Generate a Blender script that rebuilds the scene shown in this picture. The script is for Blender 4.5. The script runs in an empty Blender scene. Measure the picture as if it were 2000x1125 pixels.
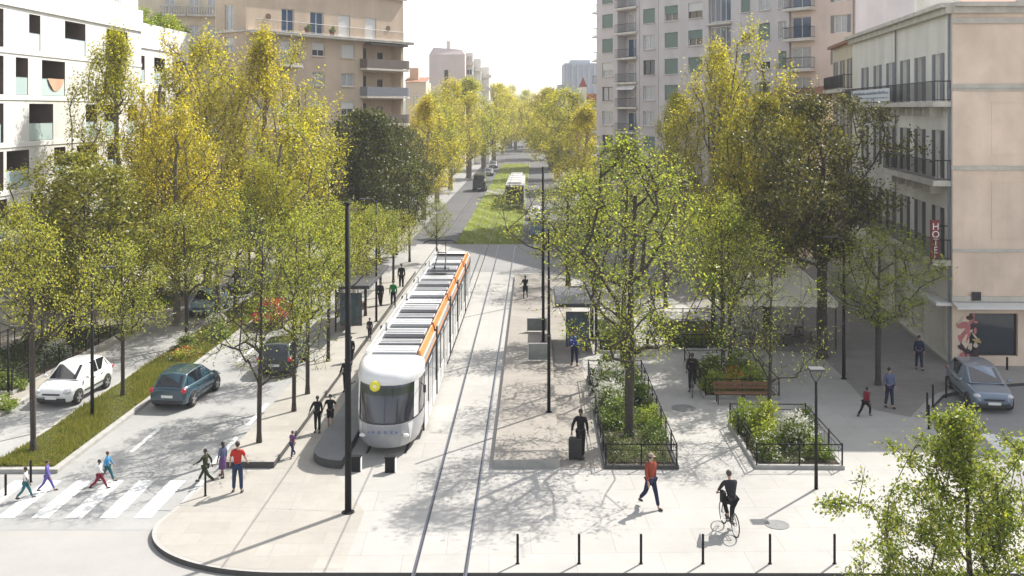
import bpy, math, random
import numpy as np
from mathutils import Vector, Matrix
R = math.radians
sc = bpy.context.scene
COL = sc.collection
rnd = random.Random(7)
CAMH, F, HY = 12.5, 2000.0, 214.0          # camera height, focal length in photo pixels, horizon row
AXK = 0.0225                               # the avenue runs 1.3 degrees to the right of the view axis

def P(px, py, z=0.0):                      # a ground point (height z) seen at a photo pixel
    v = F*(CAMH-z)/(py-HY)
    return ((px-1000)/F*v, v, z)
def AV(u, v): return (u+AXK*v, v)          # avenue coordinates: u across, v along
AVYAW = -math.atan(AXK)

# ------------------------------------------------------------------ materials
MATS = {}
def mat(name, rgb, rough=0.75, noise=None, bump=None, metal=0.0, spec=0.5, trans=0.0, coat=0.0, rnd_amt=0.0, streak=None):
    if name in MATS: return MATS[name]
    m = bpy.data.materials.new(name); MATS[name] = m
    m.use_nodes = True
    nt = m.node_tree; N = nt.nodes; L = nt.links
    b = N['Principled BSDF']
    b.inputs['Base Color'].default_value = (*rgb, 1)
    b.inputs['Roughness'].default_value = rough
    b.inputs['Metallic'].default_value = metal
    b.inputs['Specular IOR Level'].default_value = spec
    b.inputs['Coat Weight'].default_value = coat
    b.inputs['Transmission Weight'].default_value = trans
    tc = N.new('ShaderNodeTexCoord')
    col = None
    if noise:
        s, a = noise
        n = N.new('ShaderNodeTexNoise'); n.inputs['Scale'].default_value = s; n.inputs['Detail'].default_value = 8
        n.inputs['Roughness'].default_value = 0.62
        L.new(tc.outputs['Object'], n.inputs['Vector'])
        r = N.new('ShaderNodeMapRange'); r.inputs['From Min'].default_value = .3; r.inputs['From Max'].default_value = .7
        r.inputs['To Min'].default_value = 1-a; r.inputs['To Max'].default_value = 1+a*.6
        L.new(n.outputs['Fac'], r.inputs['Value'])
        mx = N.new('ShaderNodeVectorMath'); mx.operation = 'SCALE'
        mx.inputs[0].default_value = rgb
        L.new(r.outputs['Result'], mx.inputs['Scale']); col = mx.outputs['Vector']
    if streak:                             # rain streaks: noise stretched along z
        s, a = streak
        mp = N.new('ShaderNodeMapping'); mp.inputs['Scale'].default_value = (s, s, s*.06)
        L.new(tc.outputs['Object'], mp.inputs['Vector'])
        n = N.new('ShaderNodeTexNoise'); n.inputs['Scale'].default_value = 1; n.inputs['Detail'].default_value = 6
        L.new(mp.outputs['Vector'], n.inputs['Vector'])
        r = N.new('ShaderNodeMapRange'); r.inputs['From Min'].default_value = .35; r.inputs['From Max'].default_value = .7
        r.inputs['To Min'].default_value = 1-a; r.inputs['To Max'].default_value = 1.0
        L.new(n.outputs['Fac'], r.inputs['Value'])
        mx = N.new('ShaderNodeVectorMath'); mx.operation = 'SCALE'
        if col: L.new(col, mx.inputs[0])
        else: mx.inputs[0].default_value = rgb
        L.new(r.outputs['Result'], mx.inputs['Scale']); col = mx.outputs['Vector']
    if rnd_amt:
        oi = N.new('ShaderNodeObjectInfo')
        r = N.new('ShaderNodeMapRange'); r.inputs['To Min'].default_value = 1-rnd_amt; r.inputs['To Max'].default_value = 1+rnd_amt
        L.new(oi.outputs['Random'], r.inputs['Value'])
        mx = N.new('ShaderNodeVectorMath'); mx.operation = 'SCALE'
        if col: L.new(col, mx.inputs[0])
        else: mx.inputs[0].default_value = rgb
        L.new(r.outputs['Result'], mx.inputs['Scale']); col = mx.outputs['Vector']
    if col: L.new(col, b.inputs['Base Color'])
    if bump:
        s, a = bump
        n = N.new('ShaderNodeTexNoise'); n.inputs['Scale'].default_value = s; n.inputs['Detail'].default_value = 6
        L.new(tc.outputs['Object'], n.inputs['Vector'])
        bp = N.new('ShaderNodeBump'); bp.inputs['Strength'].default_value = a; bp.inputs['Distance'].default_value = .02
        L.new(n.outputs['Fac'], bp.inputs['Height']); L.new(bp.outputs['Normal'], b.inputs['Normal'])
    return m

def paving(name, rgb, size, joint=0.02, dark=0.72, stain=0.18, stain_scale=0.35, rot=AVYAW, offs=0.5, rough=.8, vary=.06):
    m = bpy.data.materials.new(name); MATS[name] = m; m.use_nodes = True
    nt = m.node_tree; N = nt.nodes; L = nt.links; b = N['Principled BSDF']
    b.inputs['Roughness'].default_value = rough
    b.inputs['Specular IOR Level'].default_value = .25
    tc = N.new('ShaderNodeTexCoord')
    mp = N.new('ShaderNodeMapping'); mp.inputs['Rotation'].default_value = (0, 0, rot)
    L.new(tc.outputs['Object'], mp.inputs['Vector'])
    br = N.new('ShaderNodeTexBrick'); br.inputs['Scale'].default_value = 1
    br.inputs['Brick Width'].default_value = size[0]; br.inputs['Row Height'].default_value = size[1]
    br.inputs['Mortar Size'].default_value = joint*.5; br.inputs['Mortar Smooth'].default_value = .1
    br.offset = offs
    br.inputs['Color1'].default_value = (1-vary,)*3+(1,); br.inputs['Color2'].default_value = (1+vary,)*3+(1,)
    br.inputs['Mortar'].default_value = (dark, dark, dark, 1)
    L.new(mp.outputs['Vector'], br.inputs['Vector'])
    prev = br.outputs['Color']
    for s, a in ((stain_scale, stain), (stain_scale*9, stain*.45), (stain_scale*90, stain*.4)):
        n = N.new('ShaderNodeTexNoise'); n.inputs['Scale'].default_value = s; n.inputs['Detail'].default_value = 7; n.inputs['Roughness'].default_value = .65
        L.new(tc.outputs['Object'], n.inputs['Vector'])
        r = N.new('ShaderNodeMapRange'); r.inputs['From Min'].default_value = .3; r.inputs['From Max'].default_value = .7
        r.inputs['To Min'].default_value = 1-a; r.inputs['To Max'].default_value = 1+a*.5
        L.new(n.outputs['Fac'], r.inputs['Value'])
        mx = N.new('ShaderNodeVectorMath'); mx.operation = 'SCALE'
        L.new(prev, mx.inputs[0]); L.new(r.outputs['Result'], mx.inputs['Scale']); prev = mx.outputs['Vector']
    mul = N.new('ShaderNodeVectorMath'); mul.operation = 'MULTIPLY'; mul.inputs[1].default_value = rgb
    L.new(prev, mul.inputs[0]); L.new(mul.outputs['Vector'], b.inputs['Base Color'])
    return m

def leafmat(name, cols, trans=0.5, rough=.6):
    m = bpy.data.materials.new(name); MATS[name] = m; m.use_nodes = True
    nt = m.node_tree; N = nt.nodes; L = nt.links
    N.remove(N['Principled BSDF']); out = N['Material Output']
    g = N.new('ShaderNodeNewGeometry'); oi = N.new('ShaderNodeObjectInfo')
    cr = N.new('ShaderNodeValToRGB')
    e = cr.color_ramp.elements
    while len(e) < len(cols): e.new(.5)
    for i, c in enumerate(cols):
        e[i].position = i/(len(cols)-1); e[i].color = (*c, 1)
    L.new(g.outputs['Random Per Island'], cr.inputs['Fac'])
    hs = N.new('ShaderNodeHueSaturation')
    r1 = N.new('ShaderNodeMapRange'); r1.inputs['To Min'].default_value = .485; r1.inputs['To Max'].default_value = .515
    L.new(oi.outputs['Random'], r1.inputs['Value']); L.new(r1.outputs['Result'], hs.inputs['Hue'])
    r2 = N.new('ShaderNodeMapRange'); r2.inputs['To Min'].default_value = 1.12; r2.inputs['To Max'].default_value = .85
    L.new(oi.outputs['Random'], r2.inputs['Value']); L.new(r2.outputs['Result'], hs.inputs['Value'])
    L.new(cr.outputs['Color'], hs.inputs['Color'])
    d = N.new('ShaderNodeBsdfDiffuse'); t = N.new('ShaderNodeBsdfTranslucent')
    gl = N.new('ShaderNodeBsdfGlossy'); gl.inputs['Roughness'].default_value = .45
    L.new(hs.outputs['Color'], d.inputs['Color']); L.new(hs.outputs['Color'], t.inputs['Color'])
    mx = N.new('ShaderNodeMixShader'); mx.inputs['Fac'].default_value = trans
    L.new(d.outputs[0], mx.inputs[1]); L.new(t.outputs[0], mx.inputs[2])
    m2 = N.new('ShaderNodeMixShader'); m2.inputs['Fac'].default_value = .04
    L.new(mx.outputs[0], m2.inputs[1]); L.new(gl.outputs[0], m2.inputs[2])
    L.new(m2.outputs[0], out.inputs['Surface'])
    return m

# ------------------------------------------------------------------ mesh builder
class MB:
    def __init__(s): s.v = []; s.f = []; s.m = []; s.T = None
    def add(s, vs, fs, mi=0):
        k = len(s.v)
        if s.T is not None: vs = [tuple(s.T @ Vector(p)) for p in vs]
        s.v += [tuple(p) for p in vs]
        for f in fs: s.f.append(tuple(i+k for i in f)); s.m.append(mi)
        return s
    def box(s, x0, x1, y0, y1, z0, z1, mi=0):
        return s.add([(x0,y0,z0),(x1,y0,z0),(x1,y1,z0),(x0,y1,z0),(x0,y0,z1),(x1,y0,z1),(x1,y1,z1),(x0,y1,z1)],
              [(0,3,2,1),(4,5,6,7),(0,1,5,4),(1,2,6,5),(2,3,7,6),(3,0,4,7)], mi)
    def cbox(s, c, d, mi=0):
        return s.box(c[0]-d[0]/2,c[0]+d[0]/2,c[1]-d[1]/2,c[1]+d[1]/2,c[2]-d[2]/2,c[2]+d[2]/2,mi)
    def quad(s, a, b, c, d, mi=0): return s.add([a,b,c,d],[(0,1,2,3)],mi)
    def prism(s, pts, z0, z1, mi=0, top=None, caps=(True, True)):
        n = len(pts)
        vs = [(p[0],p[1],z0) for p in pts]+[(p[0],p[1],z1) for p in pts]
        s.add(vs, [(i,(i+1)%n,n+(i+1)%n,n+i) for i in range(n)], mi)
        if caps[1]: s.add([vs[n+i] for i in range(n)], [tuple(range(n))], mi if top is None else top)
        if caps[0]: s.add([vs[i] for i in range(n)], [tuple(range(n-1,-1,-1))], mi)
        return s
    def tube(s, pts, rs, n=6, mi=0, cap=True):
        if not hasattr(rs,'__len__'): rs = [rs]*len(pts)
        pts = [Vector(p) for p in pts]; rings = []
        for i,p in enumerate(pts):
            d = (pts[min(i+1,len(pts)-1)]-pts[max(i-1,0)])
            if d.length < 1e-9: d = Vector((0,0,1))
            d.normalize()
            a = Vector((0,0,1)) if abs(d.z) < .9 else Vector((1,0,0))
            u = d.cross(a).normalized(); w = d.cross(u)
            rings.append([p+(u*math.cos(2*math.pi*k/n)+w*math.sin(2*math.pi*k/n))*rs[i] for k in range(n)])
        vs = [q for r in rings for q in r]
        fs = [(i*n+k, i*n+(k+1)%n, (i+1)*n+(k+1)%n, (i+1)*n+k) for i in range(len(pts)-1) for k in range(n)]
        if cap: fs += [tuple(range(n-1,-1,-1)), tuple((len(pts)-1)*n+k for k in range(n))]
        return s.add(vs, fs, mi)
    def lathe(s, prof, n=16, c=(0,0,0), mi=0, axis='z'):
        vs = []; 
        for r,z in prof:
            for k in range(n):
                a = 2*math.pi*k/n; x,y = r*math.cos(a), r*math.sin(a)
                if axis == 'z': q = (x,y,z)
                elif axis == 'x': q = (z,x,y)
                else: q = (x,z,y)
                vs.append((q[0]+c[0],q[1]+c[1],q[2]+c[2]))
        m = len(prof)
        fs = [(i*n+k,i*n+(k+1)%n,(i+1)*n+(k+1)%n,(i+1)*n+k) for i in range(m-1) for k in range(n)]
        fs += [tuple(range(n-1,-1,-1)), tuple((m-1)*n+k for k in range(n))]
        return s.add(vs, fs, mi)
    def ball(s, c, r, n=10, mi=0):
        r = r if hasattr(r,'__len__') else (r,r,r)
        prof = [(max(.02,math.sin(math.pi*i/(n//2))), -math.cos(math.pi*i/(n//2))) for i in range(n//2+1)]
        vs = [(c[0]+p[0]*math.cos(2*math.pi*k/n)*r[0], c[1]+p[0]*math.sin(2*math.pi*k/n)*r[1], c[2]+p[1]*r[2]) for p in prof for k in range(n)]
        m = len(prof)
        fs = [(i*n+k,i*n+(k+1)%n,(i+1)*n+(k+1)%n,(i+1)*n+k) for i in range(m-1) for k in range(n)]
        fs += [tuple(range(n-1,-1,-1)), tuple((m-1)*n+k for k in range(n))]
        return s.add(vs, fs, mi)
    def railing(s, a, b, h, step=.13, r=.012, base=0.08, mi=0, top_r=.025):
        a = Vector(a); b = Vector(b); L = (b-a).length; n = max(2,int(L/step))
        up = Vector((0,0,h))
        s.tube([a+up,b+up],top_r,4,mi); s.tube([a+Vector((0,0,base)),b+Vector((0,0,base))],top_r*.8,4,mi)
        for i in range(n+1):
            p = a.lerp(b,i/n); s.tube([p+Vector((0,0,base)),p+up],r,3,mi,False)
        return s
    def facade(s, L, H, holes, reveal=.25, mi=0, z0=0, rmi=None, x0=0, y=0.0):
        """wall in the plane y, facing -y, with holes (xa,xb,za,zb[,depth]); reveals go inward"""
        xs = sorted({x0,x0+L}|{h[0] for h in holes}|{h[1] for h in holes})
        zs = sorted({z0,H}|{h[2] for h in holes}|{h[3] for h in holes})
        xs = [x for x in xs if x0 <= x <= x0+L]; zs = [z for z in zs if z0 <= z <= H]
        for i in range(len(xs)-1):
            for j in range(len(zs)-1):
                cx = (xs[i]+xs[i+1])/2; cz = (zs[j]+zs[j+1])/2
                if any(h[0]<cx<h[1] and h[2]<cz<h[3] for h in holes): continue
                s.quad((xs[i],y,zs[j]),(xs[i+1],y,zs[j]),(xs[i+1],y,zs[j+1]),(xs[i],y,zs[j+1]),mi)
        rm = mi if rmi is None else rmi
        for h in holes:
            a,b,c,d = h[:4]; e = y+(h[4] if len(h)>4 else reveal)
            s.quad((a,y,c),(a,y,d),(a,e,d),(a,e,c),rm); s.quad((b,y,c),(b,e,c),(b,e,d),(b,y,d),rm)
            s.quad((a,y,c),(a,e,c),(b,e,c),(b,y,c),rm); s.quad((a,y,d),(b,y,d),(b,e,d),(a,e,d),rm)
        return s
    def build(s, name, mats, parent=None, smooth=False, loc=None):
        me = bpy.data.meshes.new(name)
        me.from_pydata(s.v, [], s.f)
        if not isinstance(mats,(list,tuple)): mats = [mats]
        for m in mats: me.materials.append(m)
        if len(mats) > 1: me.polygons.foreach_set('material_index', s.m)
        if smooth: me.polygons.foreach_set('use_smooth',[True]*len(me.polygons))
        me.update()
        o = bpy.data.objects.new(name, me); COL.objects.link(o)
        if parent is not None: o.parent = parent
        if loc: o.location = loc
        return o

def tag(o, label=None, cat=None, group=None, kind=None):
    if label: o['label'] = label
    if cat: o['category'] = cat
    if group: o['group'] = group
    if kind: o['kind'] = kind
    return o
def thing(name, label, cat, loc=(0,0,0), rz=0, group=None, scale=None):
    o = bpy.data.objects.new(name, None); COL.objects.link(o)
    o.empty_display_size = .3
    o.location = loc; o.rotation_euler = (0,0,rz)
    if scale: o.scale = scale
    return tag(o, label, cat, group)
def kids(o): return [c for c in bpy.data.objects if c.parent == o]
def dup(root, loc, rz=None, label=None, group=None, scale=None):
    def cp(o, par):
        c = o.copy(); COL.objects.link(c)
        if par is not None: c.parent = par
        for ch in list(o.children): cp(ch, c)
        return c
    c = cp(root, None); c.location = loc
    if rz is not None: c.rotation_euler = (0,0,rz)
    if scale: c.scale = scale
    if label: c['label'] = label
    if group: c['group'] = group
    return c
def bevel(o, w=.02, seg=2, ang=40):
    md = o.modifiers.new('bevel','BEVEL'); md.width = w; md.segments = seg; md.limit_method = 'ANGLE'; md.angle_limit = R(ang)
    return o

black = mat('black_metal',(.008,.008,.009),.7,noise=(6,.2),spec=.25)
darkgrey = mat('dark_grey_metal',(.05,.05,.055),.5)
white_paint = mat('white_paint',(.8,.8,.79),.5,noise=(3,.05))
# ------------------------------------------------------------------ people (built first: they are evaluated from skin modifiers)
def cloth(name, rgb): return mat('cloth_'+name, rgb, .9, noise=(14,.15), spec=.15)
SKIN = {'l': mat('skin_light',(.42,.25,.18),.55), 'd': mat('skin_dark',(.13,.07,.045),.55)}
def skin_obj(name, nodes, edges, m, parent, sub=1):
    me = bpy.data.meshes.new(name)
    me.from_pydata([n[0] for n in nodes], edges, [])
    o = bpy.data.objects.new(name, me); COL.objects.link(o)
    md = o.modifiers.new('s','SKIN'); md.use_smooth_shade = True; md.branch_smoothing = .3
    ss = o.modifiers.new('u','SUBSURF'); ss.levels = sub; ss.render_levels = sub
    for i,n in enumerate(nodes):
        r = n[1]; me.skin_vertices[0].data[i].radius = r if hasattr(r,'__len__') else (r,r)
    me.skin_vertices[0].data[0].use_root = True
    dg = bpy.context.evaluated_depsgraph_get()
    nm = bpy.data.meshes.new_from_object(o.evaluated_get(dg))
    nm.name = name; nm.materials.clear(); nm.materials.append(m)
    for p in nm.polygons: p.use_smooth = True
    bpy.data.objects.remove(o); bpy.data.meshes.remove(me)
    o = bpy.data.objects.new(name, nm); COL.objects.link(o); o.parent = parent
    return o

def person(loc, h, yaw, label, shirt, pants, hair=(.02,.015,.012), skin='l', legs=(0,0), knees=(0,0), arms=(5,-5), elbows=(12,12),
           out=(10,10), lean=0, group=None, lift=None, bare_legs=False, long_hair=False, skirt=False, short_sleeves=False, cap=None, splay=0, hat_brim=False):
    """faces local +y; yaw 0 = walking away from the camera.  angles in degrees, forward positive"""
    s = h/1.75
    root = thing('person', label, 'person', loc, R(yaw), group, (s,s,s))
    V = Vector
    ca = math.cos; si = math.sin
    def leg(sd, a, k):
        a = R(a); k = R(k)
        hip = V((sd*.085,0,.90)); kn = hip+V((sd*.03*(1+splay*3), si(a), -ca(a)))*.43
        an = kn+V((sd*.03*splay*2, si(a-k), -ca(a-k)))*.41
        return hip,kn,an,an+V((sd*.02,.07,-.045)),an+V((sd*.03,.17,-.055))
    Ls = [leg(-1,legs[0],knees[0]), leg(1,legs[1],knees[1])]
    low = min(l[2].z for l in Ls)
    dz = (.085-low) if lift is None else lift
    up = V((0,0,dz))
    Ls = [[p+up for p in l] for l in Ls]
    ln = R(lean)
    def tor(p):                                        # lean the torso about the pelvis
        y,z = p[1],p[2]-.93
        return V((p[0], y*ca(ln)+z*si(ln), .93-y*si(ln)+z*ca(ln)))+up
    pel = tor((0,0,.94)); waist = tor((0,.005,1.08)); chest = tor((0,0,1.28)); neckb = tor((0,-.01,1.44)); neck = tor((0,.0,1.5)); 
    head = tor((0,.02,1.60)); top = tor((0,.015,1.685))
    def arm(sd, a, e, o):
        a = R(a)+ln; e = R(e); o = R(o)
        sh = tor((sd*.165,0,1.415))
        d1 = V((sd*si(o), ca(o)*si(a), -ca(o)*ca(a))); el = sh+d1*.28
        d2 = V((sd*si(o)*.35, si(a+e), -ca(a+e))).normalized(); wr = el+d2*.24
        return sh,el,wr,d2
    As = [arm(-1,arms[0],elbows[0],out[0]), arm(1,arms[1],elbows[1],out[1])]
    # body: one continuous skin
    N = [(pel,(.125,.10)),(waist,(.11,.085)),(chest,(.12,.08)),(neckb,(.052,.048)),(neck,.05),(head,(.072,.088)),(top,(.055,.07))]
    E = [(0,1),(1,2),(2,3),(3,4),(4,5),(5,6)]
    N.append((head+tor((0,.10,1.585))-tor((0,.0,1.60)),.016)); E.append((5,len(N)-1))      # nose
    for sd,l in zip((-1,1),Ls):
        k = len(N); N += [(l[0],.085),(l[1],.055),(l[2],.038),(l[3],.042),(l[4],.032)]
        E += [(0,k),(k,k+1),(k+1,k+2),(k+2,k+3),(k+3,k+4)]
    for sd,a in zip((-1,1),As):
        sh,el,wr,d2 = a; k = len(N)
        palm = wr+d2*.075
        N += [(sh,.055),(el,.04),(wr,.026),(palm,(.036,.022))]
        E += [(2,k),(k,k+1),(k+1,k+2),(k+2,k+3)]
        fwd = V((0,1,0)); fwd = (fwd-d2*fwd.dot(d2)).normalized()
        inn = d2.cross(fwd)*sd
        for q,(o_,ln_) in enumerate(((.03,.075),(.01,.088),(-.01,.082),(-.03,.062))):
            b = palm+fwd*o_+d2*.03; kn_ = b+d2*ln_*.55; tp = kn_+(d2*.8+inn*.5)*ln_*.45
            m0 = len(N); N += [(kn_,.0085),(tp,.0075)]; E += [(k+3,m0),(m0,m0+1)]
        m0 = len(N); N += [(wr+d2*.05+fwd*.045,.011),(wr+d2*.095+fwd*.06,.009)]; E += [(k+2,m0),(m0,m0+1)]
    skin_obj('body', N, E, SKIN[skin], root)
    # clothes
    g = .02
    N = [(pel+V((0,0,-.02)),(.15,.12)),(waist,(.14,.11)),(chest,(.165,.13)),(neckb,(.095,.092))]
    E = [(0,1),(1,2),(2,3)]
    for a in As:
        k = len(N)
        if short_sleeves: N += [(a[0],.075),(a[0].lerp(a[1],.75),.062)]; E += [(2,k),(k,k+1)]
        else: N += [(a[0],.075),(a[1],.056),(a[1].lerp(a[2],.93),.042)]; E += [(2,k),(k,k+1),(k+1,k+2)]
    skin_obj('shirt', N, E, shirt, root)
    if skirt:
        mb = MB(); n = 12; c0 = pel+V((0,0,.08)); c1 = (Ls[0][1]+Ls[1][1])/2+V((0,0,-.05))
        vs = []
        for c,rx,ry in ((c0,.135,.11),(pel,.165,.14),(c1,.2,.19)):
            vs += [(c.x+rx*ca(2*math.pi*k/n), c.y+ry*si(2*math.pi*k/n), c.z) for k in range(n)]
        mb.add(vs,[(i*n+k,i*n+(k+1)%n,(i+1)*n+(k+1)%n,(i+1)*n+k) for i in range(2) for k in range(n)])
        mb.build('skirt',pants,root,True)
    else:
        N = [(pel,(.145,.125))]; E = []
        for l in Ls:
            k = len(N)
            if bare_legs: N += [(l[0],.11),(l[0].lerp(l[1],.85),.095)]; E += [(0,k),(k,k+1)]
            else: N += [(l[0],.108),(l[1],.075),(l[1].lerp(l[2],.92),.062)]; E += [(0,k),(k,k+1),(k+1,k+2)]
        skin_obj('trousers', N, E, pants, root)
    for l in Ls:
        mb = MB(); d = (l[4]-l[2]); mb.ball((l[3].x,l[3].y,l[3].z+.005),(.05,.13,.045),8)
        mb.build('shoe', mat('shoe_dark',(.03,.025,.025),.6), root, True)
    hm = mat('hair_%d_%d'%(hair[0]*999,hair[1]*999),hair,.6)
    mb = MB(); hc = head+(top-head)*.45
    mb.ball((hc.x,hc.y-.022,hc.z+.012),(.085,.098,.098),12)
    if long_hair: mb.ball((head.x,head.y-.07,head.z-.09),(.075,.05,.14),10)
    mb.build('hair',hm,root,True)
    if cap:
        mb = MB(); mb.ball((hc.x,hc.y-.01,hc.z+.05),(.092,.105,.07),12); mb.cbox((hc.x,hc.y+.12,hc.z+.045),(.13,.12,.012)); mb.build('cap',cap,root,True)
    return root

CK = cloth('black',(.012,.012,.014)); CJ = cloth('denim',(.03,.045,.09)); CR = cloth('red',(.42,.035,.025)); CRU = cloth('rust',(.28,.06,.035))
CB = cloth('blue',(.03,.06,.35)); CSK = cloth('sky',(.08,.3,.55)); CW = cloth('white',(.7,.7,.68)); CM = cloth('maroon',(.2,.02,.04))
CT = cloth('teal',(.03,.12,.14)); CV = cloth('violet',(.13,.11,.35)); CG = cloth('olive',(.035,.045,.02)); CGR = cloth('green',(.03,.3,.08))
CN = cloth('navy',(.02,.025,.06)); CP = cloth('plum',(.12,.06,.16)); CD = cloth('charcoal',(.03,.03,.035)); CLG = cloth('slate',(.1,.12,.2))
def pp(px,py,z=0): return P(px,py,z)
GX = 'pedestrians on the zebra crossing'
ROADZ = -.15
person(pp(50,975,ROADZ),1.08,-75,'child in pale top and teal trousers walking at left end of the zebra crossing',CW,CT,legs=(24,-20),knees=(4,25),arms=(-25,20),skin='d',short_sleeves=True,group=GX)
person(pp(92,960,ROADZ),1.08,-80,'child in violet outfit walking on zebra crossing beside the grass median kerb',CV,CV,(.05,.025,.015),legs=(26,-22),knees=(3,25),arms=(-15,15),group=GX)
person(pp(194,956,ROADZ),1.05,-85,'child in white top and maroon trousers striding in the middle of the crossing',CW,CM,skin='d',legs=(30,-24),knees=(5,30),arms=(-35,25),elbows=(40,40),group=GX)
person(pp(210,942,ROADZ),1.08,-88,'child in bright blue top walking just behind a child in white',CSK,CT,(.09,.03,.02),legs=(24,-26),knees=(5,20),arms=(20,-20),group=GX)
person(pp(401,944,ROADZ),1.25,75,'person in olive top and black trousers striding off the crossing towards the kerb',CG,CG,skin='d',legs=(-30,32),knees=(28,4),arms=(35,-40),elbows=(25,30),group=GX)
person(pp(435,932),1.22,60,'person in slate top and plum skirt at the kerb beside a red shirt',CLG,CP,skin='d',legs=(-8,14),knees=(8,2),skirt=True,long_hair=True)
person(pp(464,962),1.66,5,'person in red shirt and dark jeans standing with their back to us',CR,CJ,legs=(2,-3),arms=(8,12),elbows=(20,35),out=(18,18),splay=.6,short_sleeves=True)
person(pp(571,894),.98,150,'small child in plum top and blue trousers walking alone beside the raised kerb strip',CP,CJ,(.06,.03,.02),legs=(16,-18),knees=(3,20),short_sleeves=True)
person(pp(620,845),1.42,175,'person in all black with long trousers standing arm in arm on the left',CK,CK,skin='d',legs=(2,-2),out=(12,30),elbows=(15,45))
person(pp(645,840),1.40,180,'person in black top and shorts with bare legs, standing arm in arm',CK,CK,skin='l',legs=(5,-6),out=(32,26),elbows=(60,55),bare_legs=True,short_sleeves=True)
person(pp(676,766),1.5,170,'person in black standing close behind the tall black pole',CK,CK,skin='d',legs=(4,-4),out=(20,20),elbows=(50,50))
person(pp(685,716),1.5,170,'person in black walking along the tram further behind the tall pole',CK,CK,skin='d',legs=(14,-12),knees=(3,15))
person(pp(743,603),1.75,160,'person in dark clothes standing between platform trees beside the tram',CD,CK,legs=(10,-10),knees=(2,12))
person(pp(768,600),1.7,10,'person in green shirt walking on the platform left of the tram',CGR,CN,legs=(12,-12),knees=(2,14))
person(pp(784,566),1.8,185,'person in black farthest along the left platform near the tram',CK,CK,legs=(6,-8))
person(pp(722,664),1.2,170,'short person in charcoal just left of the tram roof',CD,CD,legs=(6,-8))
p_sc = pp(1026,590)
person((p_sc[0],p_sc[1],.13),1.6,165,'person in black shorts riding a kick scooter by the platform end',CK,CK,skin='d',legs=(-14,10),knees=(8,4),arms=(45,45),elbows=(35,35),bare_legs=True,short_sleeves=True)
person(pp(1122,714),1.72,10,'person in bright blue jacket standing beside the right tram shelter',CB,CN,legs=(6,-6),knees=(0,8))
person(pp(1134,893),1.74,172,'person in black walking with a large dark suitcase',CK,CK,skin='d',legs=(12,-12),knees=(2,14),arms=(-8,4),out=(14,24))
person(pp(1271,992),1.74,-150,'person in rust red jacket and cap walking across the open plaza',CRU,CN,legs=(20,-20),knees=(3,26),arms=(-14,12),cap=cloth('cap',(.3,.22,.18)))
person(pp(1690,812),1.3,-60,'child in dark red sweater lunging forward in the shade of the hotel',CM,CK,skin='d',legs=(-26,42),knees=(20,48),arms=(40,-30),elbows=(40,40),lean=12,lift=-.14)
person(pp(1737,797),1.7,190,'person in slate blue shirt standing under the shade near the street posts',CLG,CN,legs=(6,-6),knees=(0,10))
person(pp(1795,722),1.65,175,'person in navy walking near the hotel wall, deep in shade',CN,CN,legs=(10,-10))
# cyclists and their bicycles
def bicycle(loc, yaw, label, dark, hand=None):
    t = thing('bicycle', label, 'bicycle', loc, R(yaw), 'bicycles ridden on the plaza')
    tyre = mat('tyre_rubber',(.015,.015,.015),.8); steel = mat('spoke_steel',(.5,.5,.5),.35,metal=.8)
    for y in (-.52,.52):
        w = MB(); n = 24
        pts = [(0,y+.33*math.cos(2*math.pi*k/n),.34+.33*math.sin(2*math.pi*k/n)) for k in range(n+1)]
        w.tube(pts,.018,6); wo = w.build('wheel',tyre,t,True)
        r = MB()
        pts = [(0,y+.305*math.cos(2*math.pi*k/n),.34+.305*math.sin(2*math.pi*k/n)) for k in range(n+1)]
        r.tube(pts,.008,4)
        for k in range(14):
            a = 2*math.pi*k/14; r.tube([(.02*(-1)**k,y,.34),(0,y+.3*math.cos(a),.34+.3*math.sin(a))],.003,3)
        r.tube([(-.05,y,.34),(.05,y,.34)],.02,6); r.build('rim',steel,wo,True)
    f = MB(); bb=(0,-.08,.3); st=(0,-.24,.82); hd=(0,.36,.86); hb=(0,.4,.66); ra=(0,-.52,.34); fa=(0,.52,.34)
    for a,b,rr in ((bb,st,.018),(st,hd,.018),(bb,hb,.02),(hd,hb,.022)): f.tube([a,b],rr,6)
    for sx in (-.05,.05):
        f.tube([(sx*.5,)+bb[1:],(sx,)+ra[1:]],.011,5); f.tube([(sx*.3,-.22,.78),(sx,)+ra[1:]],.01,5)
        f.tube([(sx,)+hb[1:],(sx,)+fa[1:]],.013,5)
    f.tube([hb,hd,(0,.33,1.0)],.016,6); f.build('frame',dark,t,True)
    h = MB(); h.tube([(-.29,.24,1.02),(-.1,.33,1.03),(.1,.33,1.03),(.29,.24,1.02)],.013,6); h.build('handlebar',black,t,True)
    sd = MB(); sd.ball((0,-.26,.93),(.08,.13,.035),10); sd.tube([st,(0,-.26,.92)],.014,6); sd.build('saddle',black,t,True)
    c = MB(); c.tube([(-.09,-.08,.3),(.09,-.08,.3)],.025,8); c.tube([(.09,-.08,.3),(.09,.04,.18)],.012,5); c.tube([(-.09,-.08,.3),(-.09,-.2,.42)],.012,5)
    c.cbox((.14,.04,.17),(.09,.08,.02)); c.cbox((-.14,-.2,.43),(.09,.08,.02)); c.build('crank',darkgrey,t)
    return t
bp = pp(1424,1035)
def seat(p,yaw): return (p[0]+.25*math.sin(R(yaw)),p[1]-.25*math.cos(R(yaw)),p[2])
bicycle(bp,8,'black bicycle ridden away across the bright front of the plaza',black)
person(seat(bp,8),1.8,8,'cyclist in black jacket with a side bag riding away in the foreground',CD,CK,(.05,.035,.025),legs=(62,37),knees=(115,34),arms=(17,17),elbows=(8,8),out=(9,9),lean=22,lift=.05)
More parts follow.
